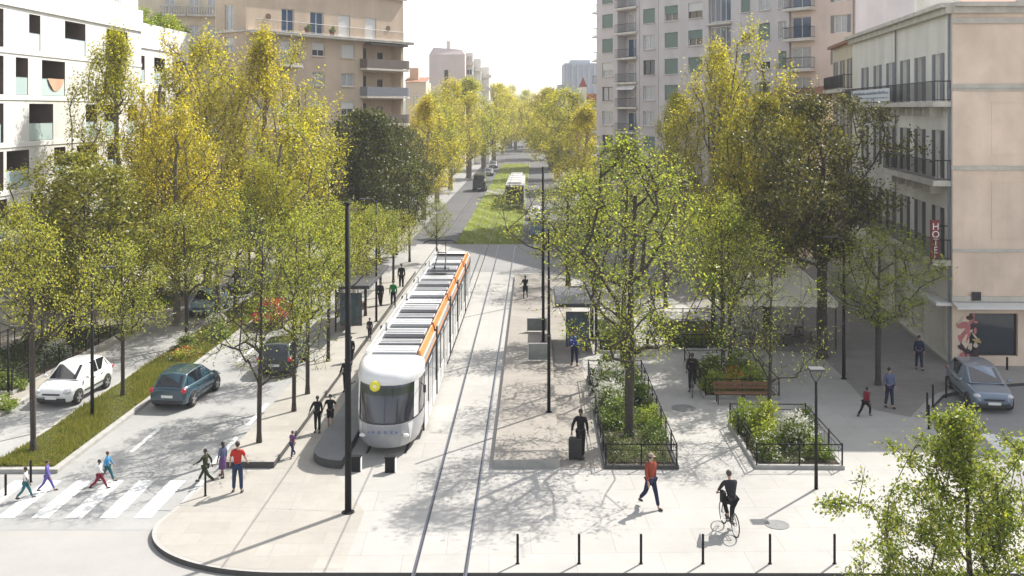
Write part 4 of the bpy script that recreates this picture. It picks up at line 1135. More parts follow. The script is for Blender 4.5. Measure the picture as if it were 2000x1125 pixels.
for i,h in enumerate(ws):
    o = window(pb,*h[:4],.18,h[4])
    if i%2: shutters(o,*h[:4],0,M_shut,None,.35)
for z0 in zq: balcony(pb,X(1540),X(1592),z0-.03,.9,0,'iron')
b = MB(); b.box(-.1,Lp+.3,-.4,.0,29.203,29.5); b.build('cornice',M_stone,pb)
s = MB(); s.tube([(Lp-.15,-.08,0),(Lp-.15,-.08,29)],.06,6); s.build('drainpipe',M_shut,pb)

# ---- 5. hotel building
hc = (21.5,50.0)
A7=(24.6,74.0); B7=hc
hb_,L7 = block('hotel_building','pale corner hotel with a blank pink side wall and long iron balconies',A7,B7,14,17.6,M_hotel2)
X = lambda px: facx(px,A7,B7)
Hh=17.5
holes=[]; ws=[]
topw=((1687,1693),(1711,1718),(1734,1746),(1763,1773),(1790,1805),(1826,1840))
zb = [12.9,9.0,5.1]                              # balcony floor levels
pxs=[X((a+b)/2) for a,b in topw]
for lv,z0 in enumerate(zb):
    for x in pxs:
        holes.append((x-.55,x+.55,z0+.05,z0+2.45)); ws.append((*holes[-1],('plain','curtain')[rnd.random()<.5]))
xg = [(1.2,3.6),(4.8,7.4),(8.6,11.2),(12.6,15.6),(16.6,19.6),(20.6,23.2)]
for a,b in xg: holes.append((a,b,.05,3.0,.6))
w = MB(); w.facade(L7,Hh,holes,.26)
w.quad((0,0,0),(0,0,Hh),(0,14,Hh),(0,14,0)); w.quad((0,0,Hh),(L7,0,Hh),(L7,14,Hh),(0,14,Hh)); w.quad((0,14,0),(0,14,Hh),(L7,14,Hh),(L7,14,0))
for a,b in xg: w.quad((a,.6,.05),(b,.6,.05),(b,.6,3),(a,.6,3))
w.build('wall',M_hotel2,hb_)
# side wall facing the camera, in the block's own frame (local +y beyond L7)
cr = hb_.rotation_euler.z
def loc_of(wx,wy): 
    dx,dy = wx-A7[0],wy-A7[1]; return (math.cos(cr)*dx+math.sin(cr)*dy, -math.sin(cr)*dx+math.cos(cr)*dy)
T7 = Matrix.Translation((L7,0,0)) @ Matrix.Rotation(R(-97.3+180+0),4,'Z')
ex,ey = loc_of(hc[0]+14,hc[1]-.25); ang = math.atan2(ey,ex-L7)
T7 = Matrix.Translation((L7,0,0)) @ Matrix.Rotation(ang,4,'Z')
w = MB(); w.T = T7
def hx(px): return (px-1000)/F*50.0-hc[0]
hs=[(hx(1893),hx(1987),12.5-(695-214)*.025,12.5-(612-214)*.025,.25),(hx(1893)+5.5,hx(1893)+7.6,.8,2.5,.25)]
w.facade(14,Hh,hs,.25)
for z0,z1,d,mi in ((13.55,13.75,.10,1),(13.4,13.55,.05,1),(9.55,9.75,.08,1),(5.55,5.7,.05,1),(3.15,3.4,.12,1),(16.7,16.95,.12,1)): w.box(-.06 if d>.05 else 0,14,-d,-.003,z0,z1,mi)
w.box(.0,.5,-.03,-.002,3.4,16.7,0)
for x0,x1,z0,z1 in ((1.9,6.0,10.3,12.9),(7.2,12,10.3,12.9),(1.9,6.0,6.2,9.0),(7.2,12,6.2,9.0)):      # blind panels
    for a,b,c,d in ((x0,x1,z0,z0+.07),(x0,x1,z1-.07,z1),(x0,x0+.07,z0+.07,z1-.07),(x1-.07,x1,z0+.07,z1-.07)): w.box(a,b,-.02,-.002,c,d,0)
w.build('wall',[M_hotel,M_stone],hb_)
o = window(hb_,*hs[0][:4],.2,'plain',M_iron,T7,0); o.name='shop_window'
s = MB(); s.T=T7
for k in range(16):
    x = hs[0][0]+.15+k*.14; h=.12+.2*rnd.random()
    s.box(x,x+.09,.4,.5,hs[0][2]+.05,hs[0][2]+.05+h); s.box(x,x+.1,.4,.5,hs[0][2]+.75,hs[0][2]+.75+h*.9)
s.box(hs[0][0]+.02,hs[0][1]-.02,.38,.55,hs[0][2]+.70,hs[0][2]+.745); s.box(hs[0][0]-.1,hs[0][1]+.1,.55,.6,hs[0][2]-.1,hs[0][3]+.1)
s.build('shop_shelf',mat('shelf_goods',(.28,.26,.24),.7,noise=(9,.6)),o)
window(hb_,*hs[1][:4],.2,'plain',M_iron,T7,0)
# awning fascia round the corner, vent box
b = MB(); b.T=T7; b.add([(-.05,-.75,2.98),(14,-.75,2.98),(14,-.004,3.12),(-.05,-.004,3.12),(-.05,-.75,2.88),(14,-.75,2.88)],[(0,1,2,3),(4,5,1,0)])
b.build('fascia',M_whitep,hb_)
b = MB(); b.box(L7-6,L7+.0,-.75,-.004,2.9,3.05); b.build('fascia',M_whitep,hb_)
b = MB(); b.T=T7; b.box(hx(1895),hx(1913),-.16,-.125,3.2,3.62); b.build('vent_grille',M_iron,hb_)
# painted wall beside the shop window: loose abstract shapes
b = MB(); b.T=T7
cols_=[mat('mural_rose',(.45,.16,.16),.8),mat('mural_dark',(.05,.03,.035),.8),mat('mural_ochre',(.42,.30,.13),.8),mat('mural_cream',(.55,.46,.36),.8)]
rr=random.Random(3)
for k in range(34):
    cx=.25+rr.random()*1.0; cz=.25+rr.random()*2.2; a=rr.random()*3; r1=.1+.25*rr.random(); r2=.04+.12*rr.random(); n=9
    c_ = 1 if cz<.9 and rr.random()<.6 else rr.choice((0,0,1,2,3))
    vs=[(min(1.38,max(.03,cx+math.cos(a)*r1*math.cos(6.283*i/n)-math.sin(a)*r2*math.sin(6.283*i/n))),-.004-.0012*k,min(2.85,max(.05,cz+math.sin(a)*r1*math.cos(6.283*i/n)+math.cos(a)*r2*math.sin(6.283*i/n)))) for i in range(n)]
    b.add(vs,[tuple(range(n))],c_)
b.build('wall_painting',cols_,hb_)
for i,h in enumerate(ws):
    o = window(hb_,*h[:4],.2,h[4]); shutters(o,*h[:4],0,M_shut if i < 6 else M_shutd,None,.52)
for lv,z0 in enumerate(zb):
    a,b = ((X(1672),L7-.15),(X(1752),L7-.15),(X(1700),L7-.15))[lv]
    balcony(hb_,a,b,z0,.85,0,'iron',None,M_stone)
    for x in pxs:
        if a<x<b:
            for e_ in (-.75,.6):
                s = MB(); s.box(x+e_,x+e_+.15,-.6,-.005,z0-.75,z0-.262); s.build('bracket',M_stone,hb_)
b = MB(); b.box(-.35,L7,-.55,-.0,Hh+.003,Hh+.22); b.box(-.2,L7,-.3,-.003,Hh-.3,Hh+.0)
b.T = T7; b.box(.0,14,-.5,-.003,Hh+.005,Hh+.224); b.box(0,14,-.22,-.005,Hh-.3,Hh+.0); b.build('cornice',M_stone,hb_)
b = MB(); b.T=T7; b.add([(1.5,1.2,Hh+.24),(14,1.2,Hh+.24),(14,6,Hh+1.4),(1.5,6,Hh+1.4)],[(0,1,2,3)]); b.box(4.3,5.9,1.3,2.6,Hh+.2,Hh+1.5,1); b.build('roof',[M_tile,M_hotel2],hb_)
b = MB(); x=X(1755); b.box(x-1.2,x+1.2,1.2,3.5,Hh+.006,Hh+2.0); b.build('chimney',M_hotel2,hb_)
s = MB(); s.tube([(L7-.25,-.09,0),(L7-.25,-.09,Hh-.3)],.06,6); s.tube([(X(1752),-.09,0),(X(1752),-.09,Hh-.3)],.05,6); s.build('drainpipe',M_shut,hb_)
# hotel sign
def text_mesh(name,txt,size,m,parent,loc,rot,depth=.02,vertical=False):
    cu = bpy.data.curves.new(name,'FONT'); cu.body = '\n'.join(txt) if vertical else txt; cu.size=size; cu.extrude=depth
    cu.align_x='CENTER'; cu.align_y='CENTER'
    if vertical: cu.space_line=.82
    ob = bpy.data.objects.new(name,cu); COL.objects.link(ob)
    dg = bpy.context.evaluated_depsgraph_get(); me = bpy.data.meshes.new_from_object(ob.evaluated_get(dg))
    bpy.data.objects.remove(ob)
    o = bpy.data.objects.new(name,me); COL.objects.link(o); me.materials.clear(); me.materials.append(m); o.parent=parent; o.location=loc; o.rotation_euler=rot
    return o
sx_,sy_ = hc[0]-.62, hc[1]+.55
sg = thing('hotel_sign','vertical red sign reading HOTEL projecting from the hotel corner','sign',(sx_,sy_,5.95),0)
b = MB(); b.box(-.22,.22,-.08,.08,-1.1,1.1); bevel(b.build('panel',mat('sign_red',(.20,.03,.025),.4),sg),.03)
text_mesh('lettering','HOTEL',.47,mat('sign_white',(.85,.83,.8),.5),sg,(0,-.09,0),(R(90),0,0),.012,True)
b = MB(); b.tube([(.26,0,.8),(.68,0,.8)],.025,5); b.tube([(.26,0,-.8),(.68,0,-.8)],.025,5); b.build('bracket',black,sg)
# banner on the top balcony
mx=(X(1690)+X(1770))/2
b = MB(); 
for k in range(12):
    a0=X(1690)+(X(1770)-X(1690))*k/12; a1=X(1690)+(X(1770)-X(1690))*(k+1)/12
    b.quad((a0,-.93-.02*math.sin(k*1.9),12.98),(a1,-.93-.02*math.sin(k*1.9+1.9),12.98),(a1,-.93-.01*math.sin(k+1),13.75),(a0,-.93-.01*math.sin(k),13.75))
bn = b.build('banner',mat('banner_cloth',(.62,.64,.66),.85)); bn.location=(A7[0],A7[1],0); bn.rotation_euler=(0,0,cr)
tag(bn,'long pale cloth banner tied along the top balcony railing of the hotel','banner')
b = MB()
for k in range(26):
    a0=X(1692)+(X(1768)-X(1692))*(k+.2)/26
    b.box(a0,a0+.18+.1*rr.random(),-.972,-.962,13.42+.04*rr.random(),13.52+.1*rr.random()); b.box(a0,a0+.12+.2*rr.random(),-.972,-.962,13.17,13.24)
b.build('printed_marks',mat('banner_ink',(.22,.26,.34),.8),bn)
# building beyond the hotel
A8=(26.3,84.0); B8=(24.8,74.3)
eb,L8 = block('town_house','narrow cream house with tiled roof squeezed behind the hotel',A8,B8,12,16.5,M_cream)
ww=[]
for z0 in (14.1,10.4,6.7):
    for f in (.12,.45,.78): ww.append((L8*f,L8*f+1.0,z0,z0+2.2))
w = MB(); w.facade(L8,17.4,ww,.22); boxbody(w,L8,12,17.4); w.build('wall',M_cream,eb)
for h in ww: o = window(eb,*h,.17,'curtain'); shutters(o,*h,0,M_shut,None,.45)
for z0 in (14.05,10.35): balcony(eb,.3,L8-.1,z0,.8)
b = MB(); b.box(-.2,L8+.1,-.4,0,17.403,17.6); b.add([(-.2,-.4,17.62),(L8+.1,-.4,17.62),(L8+.1,6,19.3),(-.2,6,19.3)],[(0,1,2,3)]); b.build('roof',M_tile,eb)
A9=(21.4,96.0); B9=(24.3,86.5)
lb,L9 = block('town_house','low house with brown tiled eaves below the pink apartment block',A9,B9,10,11,M_pink)
ww=[(L9*.2,L9*.2+1.1,8.5,10.2),(L9*.6,L9*.6+1.1,8.5,10.2)]
w = MB(); w.facade(L9,13,ww,.22); boxbody(w,L9,8,13); w.build('wall',M_pink,lb)
for h in ww: window(lb,*h,.17,'plain')
b = MB(); b.add([(-.2,-.6,13.0),(L9+.2,-.6,13.0),(L9+.2,5,14.8),(-.2,5,14.8),(-.2,-.6,12.85),(L9+.2,-.6,12.85)],[(0,1,2,3),(4,5,1,0)]); b.build('roof',M_tile,lb)

# ---- far buildings
M_farpink = mat('far_pink_render',(.58,.48,.45),.85,noise=(.3,.1)); M_farwhite = mat('far_white_render',(.70,.67,.63),.85,noise=(.3,.08))
M_farblue = mat('far_blue_render',(.46,.48,.52),.85,noise=(.3,.08)); M_farred = mat('far_red_brick',(.30,.10,.08),.85,noise=(.3,.1)); M_peach = mat('far_peach_render',(.62,.42,.30),.85,noise=(.3,.1))
v=225; px0,px1,py=838,908,98
fb = thing('apartment_building','far pinkish grey block with sloping roof edges and one dark vertical strip','building',((px0-1000)/F*v,v,0))
Wd=(px1-px0)/F*v; Hf=12.5+(214-92)*v/F
b = MB(); b.prism([(0,0),(Wd,0),(Wd,16),(0,16)],0,Hf-1.6); b.add([(0,0,Hf-1.6),(Wd,0,Hf-1.6),(Wd,16,Hf-1.6),(0,16,Hf-1.6),(.9,1,Hf),(Wd-.7,1,Hf-.5),(Wd-.7,15,Hf-.5),(.9,15,Hf)],[(0,1,5,4),(1,2,6,5),(2,3,7,6),(3,0,4,7),(4,5,6,7)]); b.build('wall',M_farpink,fb)
b = MB(); b.box(Wd*.43,Wd*.53,-.1,-.003,2,Hf-5); b.build('window_strip',M_glass,fb)
b = MB(); b.box(Wd*.46,Wd*.56,4,6,Hf+.003,Hf+1.6); b.build('chimney',M_farpink,fb)
v=232
wf = thing('apartment_building','far white stepped block with balconies beside the pinkish block','building',((909-1000)/F*v,v,0))
b = MB(); b.box(0,1.7,0,14,0,12.5+(214-103)*v/F); b.box(1.7,3.4,4,20,0,12.5+(214-113)*v/F); b.box(3.4,5.2,8,24,0,12.5+(214-128)*v/F); b.build('wall',M_farwhite,wf)
for k in range(5):
    z=22.5-3*k; b = MB(); b.box(.2,1.9,-.9,-.003,z,z+.8); b.build('balcony',M_slab,wf); b=MB(); b.box(1.8,3.6,3.1,3.997,z-1.2,z-.4); b.build('balcony',M_slab,wf); b=MB(); b.box(3.5,5.7,7.1,7.997,z-2.6,z-1.8); b.build('balcony',M_slab,wf)
    window(wf,.3,1.5,z+.9,z+2.1,-.05,'plain'); 
v=150
pf = thing('town_house','small peach house with a chimney beside the bright end of the tan block','building',((792-1000)/F*v,v,0))
b = MB(); b.box(0,3.0,0,9,0,12.5+(214-160)*v/F); b.add([(-.2,-.3,16.56),(3.2,-.3,16.56),(3.2,5,17.4),(-.2,5,17.4)],[(0,1,2,3)],1); b.build('wall',[M_tan2,M_tile],pf)
b = MB(); b.box(.4,1.7,2,3.4,16.6,18.7); b.build('chimney',M_peach,pf)
for k in range(3): window(pf,1.0,1.9,13-3*k,14.6-3*k,-.06,'curtain')
v=215
bf = thing('apartment_building','far bluish grey block with ribbed front on the right of the avenue','building',((1103-1000)/F*v,v,0))
Wd=(1168-1103)/F*v; Hf=12.5+(214-123)*v/F
b = MB(); b.box(0,Wd,0,14,0,Hf)
for k in range(6): b.box(Wd*(k+.2)/6,Wd*(k+.5)/6,-.3,-.003,0,Hf-.3)
b.box(-1.2,-.003,2,12,0,Hf-4.5); b.box(Wd*.2,Wd*.8,3,10,Hf+.003,Hf+.8); b.build('wall',M_farblue,bf)
for k in range(4): window(bf,-1.0,-.3,Hf-7-3*k,Hf-5.4-3*k,1.94,'plain')
v=160
rf = thing('town_house','narrow red brick house with a small white gable tower before the bluish block','building',((1132-1000)/F*v,v,0))
b = MB(); b.box(0,3.3,0,9,0,12.5+(214-183)*v/F,0); b.box(0,1.0,-1.2,-.003,0,12.5+(214-170)*v/F,1)
b.add([(-.15,-1.3,16.02),(1.1,-1.3,16.02),(1.1,.1,16.02),(-.15,.1,16.02),(.5,-.6,17.6)],[(0,1,4),(1,2,4),(2,3,4),(3,0,4)],0); b.build('wall',[M_farred,M_farwhite],rf)
window(rf,.3,.75,12.6,14,-1.25,'plain')

# aerials on the roofs
def aerials(root,pts,h=1.8):
    m=MB()
    for x,y,z in pts:
        m.tube([(x,y,z-.05),(x,y,z+h)],.025,4); 
        for k in range(3): m.tube([(x-.4+.08*k,y,z+h-.15-.25*k),(x+.4-.08*k,y,z+h-.15-.25*k)],.012,3)
        m.build('aerial',M_iron,root); m=MB()
aerials(fb,[(3.5,5,23.5+2.2),(6,9,25.9)],2.2); aerials(bf,[(2,5,Hf+.7),(5,6,Hf+.7)],2.0); aerials(hb_,[(12,3,Hh),(17.5,4,Hh)],2.0)
# ------------------------------------------------------------------ tram
M_tw = mat('tram_white',(.68,.68,.675),.3,coat=.4,noise=(1.2,.06)); M_tn = mat('tram_white_shaded',(.34,.34,.35),.3,coat=.4); M_tg = mat('tram_grey',(.42,.43,.44),.35,coat=.2); M_to = mat('tram_orange',(.72,.26,.05),.35,coat=.3)
M_tr = mat('tram_roof_grey',(.36,.36,.37),.45,noise=(2,.08)); M_td = mat('tram_dark',(.02,.02,.025),.5); M_tgl = mat('tram_glass',(.028,.03,.042),.1,spec=.65,coat=.3)
M_tgs = mat('tram_side_glass',(.30,.33,.35),.05,spec=.9,coat=.6); M_tb = mat('tram_mark_blue',(.08,.12,.30),.5); M_ty = mat('tram_yellow_lamp',(.75,.66,.04),.4); M_ty2 = mat('tram_yellow_pale',(.85,.82,.45),.4)
UC=-5.42; tx,ty = AV(UC,36.5)
tram = thing('tram','long white articulated tram with orange roof edge and dark windscreen','tram',(tx,ty,0),AVYAW)
HW=1.2; LT=32.6; ZR=3.02
def nose_ring(z, push=0.0, hw=HW, n=14, yb=2.6, power=2.5):
    """half superellipse plan of the nose: from left side round the front to the right side"""
    pts=[]
    for i in range(n+1):
        a = math.pi*i/n
        c,s_ = math.cos(a),math.sin(a)
        x = -hw*math.copysign(abs(c)**(2/power),c); y = yb-(yb-push)*abs(s_)**(2/power)
        pts.append((x,y,z))
    return pts
def loft(mb, rings, mi=0, close_top=False, close_bot=False):
    n=len(rings[0]); vs=[p for r in rings for p in r]
    mb.add(vs,[(i*n+k,i*n+k+1,(i+1)*n+k+1,(i+1)*n+k) for i in range(len(rings)-1) for k in range(n-1)],mi)
    if close_top: mb.add(rings[-1],[tuple(range(n))],mi)
    if close_bot: mb.add(rings[0],[tuple(range(n-1,-1,-1))],mi)
# cab: lower shell, windscreen band, brow
def cab(parent, flip):
    T = Matrix.Translation((0,LT,0)) @ Matrix.Rotation(math.pi,4,'Z') if flip else Matrix.Identity(4)
    m = MB(); m.T=T
    loft(m,[nose_ring(.24,.55,.95),nose_ring(.36,.28,1.1),nose_ring(.62,.10,1.18),nose_ring(.95,.04,HW),nose_ring(1.22,.08,HW)],0,False,True)
    m.build('nose',M_tn,parent,True)  # white shell coloured darker to give the front its shade
    zs=((.40,.235),(.62,.10),(.95,.04),(1.17,.07)); hws=(1.115,1.18,HW,HW)
    m = MB(); m.T=T; loft(m,[nose_ring(z,p-.008,hw_+.006)[5:10] for (z,p),hw_ in zip(zs,hws)],0); m.build('nose_panel',mat('tram_panel_grey',(.27,.28,.29),.35,coat=.3),parent,True)
    for k in (3,10):
        a=[nose_ring(z,p-.009,hw_+.007) for (z,p),hw_ in zip(zs,hws)]
        m = MB(); m.T=T
        mid=lambda q,f: tuple(Vector(q[k]).lerp(Vector(q[k+1]),f))
        m.add([mid(a[0],.5),mid(a[1],.38),mid(a[1],.62),mid(a[2],.2),mid(a[2],.8),mid(a[3],.05),mid(a[3],.95)],[(0,2,1),(1,2,4,3),(3,4,6,5)]); m.build('nose_highlight',M_tw,parent)  # light wedges painted on as highlights of the nose facets
    m = MB(); m.T=T
    loft(m,[nose_ring(1.22,.085,HW+.004),nose_ring(1.28,.10,HW+.004)],1)
    loft(m,[nose_ring(1.28,.10,HW-.003),nose_ring(1.9,.22,HW-.003),nose_ring(2.45,.40,HW-.006),nose_ring(2.58,.45,HW-.008)],0)
    m.build('windscreen',[M_tgl,M_td],parent,True)
    for xs in (-1,1):                             # white pillars either side of the windscreen
        m = MB(); m.T=T
        for i0 in (2,):
            a=[nose_ring(z,p-.012,HW+.012) for z,p in ((1.28,.10),(1.9,.22),(2.45,.40),(2.56,.45))]
            k=(i0 if xs<0 else 14-i0-1)
            m.add([q for r_ in a for q in (r_[k],r_[k+1])],[(2*i,2*i+1,2*i+3,2*i+2) for i in range(3)])
        m.build('pillar',M_tw,parent,True)
    m = MB(); m.T=T
    loft(m,[nose_ring(2.54,.42,HW+.02),nose_ring(2.64,.40,HW+.03),nose_ring(2.80,.44,HW+.03),nose_ring(2.98,.60,HW),nose_ring(3.10,.95,HW-.12),nose_ring(3.14,1.5,HW-.3)],0,True,True)
    m.build('brow',M_tw,parent,True)
    if not flip:
        m = MB(); m.lathe([(.02,-.05),(.16,-.05),(.19,-.02),(.19,.03),(.12,.05)],24,(-.35,.41,2.52),0,'y'); o=m.build('route_lamp',M_ty,parent,True)
        m = MB(); m.lathe([(.005,-.022),(.07,-.022),(.08,.0)],20,(-.35,.35,2.52),0,'y'); m.build('lens',M_ty2,o,True)
        # row of small blue marks under the windscreen
        m = MB(); z=.98; y=.02
        def P3(x,dz): return (x,y-.012+.055*abs(x)**2.2,z+dz)
        for x in (-.52,-.36): m.add([P3(x-.06,0),P3(x+.03,.055),P3(x+.03,-.055)],[(0,1,2)])
        for x in (-.14,.08):
            n=12; vs=[P3(x+r_*math.cos(6.283*i/n),r_*math.sin(6.283*i/n)) for r_ in (.055,.03) for i in range(n)]
            m.add(vs,[(i,(i+1)%n,n+(i+1)%n,n+i) for i in range(n)])
        for s_ in (-1,1): m.add([P3(.30-.06,-s_*.06),P3(.30-.03,-s_*.06),P3(.30+.06,s_*.06),P3(.30+.03,s_*.06)],[(0,1,2,3)])
        m.add([P3(.44,.055),P3(.53,0),P3(.44,-.055)],[(0,1,2)])
        m.build('front_marking',M_tb,parent)
        for x in (-.78,.78):
            m=MB(); m.ball((x,.30,.80),(.13,.10,.07),10); m.build('headlight',mat('lamp_glass',(.7,.7,.68),.1,spec=.8),parent,True)
        m = MB(); loft(m,[nose_ring(2.2,.30,HW-.001)[3:-3],nose_ring(2.46,.385,HW-.001)[3:-3]],0); m.build('destination_display',mat('display_dark_green',(.018,.03,.014),.25),parent,True)
        m = MB()
        for k,(x0,x1) in enumerate(((-.34,-.28),(.28,.34))): m.add([P3(x0,-.34),P3(x1,-.34),P3(x1,.15),P3(x0,.15)],[(0,1,2,3)])
        m=MB(); m.tube([(.1,.55,2.62),(.1,.42,2.2),(-.1,.3,1.7)],.012,4); m.tube([(.34,.2,1.3),(.3,.38,2.4)],.014,4); m.build('wiper',M_td,parent)
        for x in (-1,1):
            m=MB(); m.tube([(x*1.19,1.15,2.5),(x*1.36,1.0,2.42)],.02,5); m.cbox((x*1.38,.98,2.3),(.1,.06,.28)); m.build('mirror',M_td,parent)
cab(tram,False); cab(tram,True)
secs=[(2.6,7.3),(7.8,14.3),(14.8,19.3),(19.8,25.2),(25.7,30.0)]
for si,(y0,y1) in enumerate(secs):
    body=MB()
    # lower side skirts, window band posts, cant rail, floor, roof
    for s_ in (-1,1):
        a,b=(s_*(HW-.06),s_*HW) if s_>0 else (-HW,-HW+.06)
        body.box(a,b,y0,y1,.24,.95); body.box(a,b,y0,y1,2.50,2.72,1)
    body.box(-HW+.06,HW-.06,y0,y1,.3,.36); body.box(-HW+.02,HW-.02,y0,y1,2.722,3.02,2)
    o=body.build('section_body',[M_tw,M_td,M_tr],tram)
    n=max(2,round((y1-y0)/1.45)); dl=(y1-y0)/n
    for s_ in (-1,1):
        for k in range(n):
            a=y0+k*dl; door=(k==n//2)
            xo=s_*HW
            g=MB(); x0,x1=(xo-.05,xo-.012) if s_>0 else (xo+.012,xo+.05)
            g.box(x0,x1,a+.05,a+dl-.05,.30 if door else .955,2.497); g.build('door' if door else 'window',M_tgs if not door else M_tw,o)
            if door:
                q=MB(); x0,x1=(xo-.011,xo+.004) if s_>0 else (xo-.004,xo+.011)
                q.box(x0,x1,a+.12,a+dl/2-.04,.75,2.4); q.box(x0,x1,a+dl/2+.04,a+dl-.12,.75,2.4); q.build('door_glass',M_tgs,o)
            p=MB(); x0,x1=(xo-.055,xo+.006) if s_>0 else (xo-.006,xo+.055)
            p.box(x0,x1,a-.045,a+.045,.26,2.498); p.build('post',M_td,o)
        # roof fairing: orange on the street side, white on the platform side
        r=MB(); x0=s_*HW; x1=s_*(HW-.16)
        vs=[(x0,y0,2.725),(x0,y1,2.725),(x1,y1,3.3),(x1,y0,3.3),(x1-s_*.06,y0,3.3),(x1-s_*.06,y1,3.3),(x1-s_*.06,y1,3.022),(x1-s_*.06,y0,3.022)]
        r.add(vs,[(0,1,2,3),(3,2,5,4),(4,5,6,7),(0,3,4,7),(1,6,5,2)]); r.build('roof_fairing',M_to if s_>0 else M_tw,tram)
    # roof equipment
    k=0; yy=y0+.35
    while yy < y1-.9:
        w_=(1.1,.75,1.3,.95)[k%4]; w_=min(w_,y1-yy-.15)
        q=MB(); hz=(3.16,3.12,3.19,3.14)[k%4]
        q.box(-.84,.84,yy,yy+w_,3.024,hz); q.box(-.80,.80,yy+w_*.2,yy+w_*.3,hz+.001,hz+.03); q.box(-.80,.80,yy+w_*.6,yy+w_*.7,hz+.001,hz+.03)
        e=q.build('roof_box',M_tr if k%3 else M_tw,tram); bevel(e,.03)
        yy+=w_+.62; k+=1
    q=MB(); q.box(-.9,.9,y0+.05,y1-.05,3.021,3.03); q.build('roof_tray',M_td,tram)
    for yy in (y0+1.2,y1-1.2):
        q=MB()
        for xs in (-.72,.72):
            q.lathe([(.3,-.06),(.3,.06)],16,(xs,yy,.3),0,'x')
        q.build('wheel',M_td,tram)
    if si<4:
        yb0,yb1=y1,secs[si+1][0]; m=MB(); n=5
        for k in range(n):
            a=yb0+(yb1-yb0)*k/n; e=(yb1-yb0)/n; sh=.05 if k%2 else .01
            m.box(-HW+sh,HW-sh,a,a+e,.35,2.98-sh)
        for s_ in (-1,1): m.box(s_*HW-.03,s_*HW+.03,yb0+.15,yb1-.15,.3,3.2)
        m.build('bellows',M_td,tram)
# pantograph on the fourth section
m=MB(); yb=21.8; m.box(-.5,.5,yb-.5,yb+.6,3.36,3.42); m.tube([(-.3,yb,3.42),(-.3,yb,3.6)],.05,6); m.tube([(.3,yb,3.42),(.3,yb,3.6)],.05,6); pg=m.build('pantograph',M_td,tram)
m=MB()
for s_ in (-1,1): m.tube([(s_*.3,yb,3.55),(s_*.22,yb+1.5,4.15)],.035,5); m.tube([(s_*.22,yb+1.5,4.15),(s_*.3,yb+.25,5.0)],.025,5)
m.tube([(-.22,yb+1.5,4.15),(.22,yb+1.5,4.15)],.03,5); m.build('arm',M_td,pg)
m=MB(); 
for dy in (.15,.4): m.tube([(-.95,yb+dy,4.86),(-.65,yb+dy,5.02),(.65,yb+dy,5.02),(.95,yb+dy,4.86)],.025,5)
m.build('collector',M_td,pg)
# overhead contact wires
def wire(label,u,v0,v1,z,n=1):
    m=MB(); pts=[]
    for i in range(25):
        v=v0+(v1-v0)*i/24; pts.append((*AV(u,v),z-.12*math.sin(math.pi*(i/24*3%1))))
    m.tube(pts,.02,4); o=m.build('contact_wire',black); tag(o,label,'overhead wire')
wire('thin overhead contact wire above the tram',UC,30,330,5.05); wire('thin overhead contact wire above the empty right-hand track',-2.57,30,330,5.05)
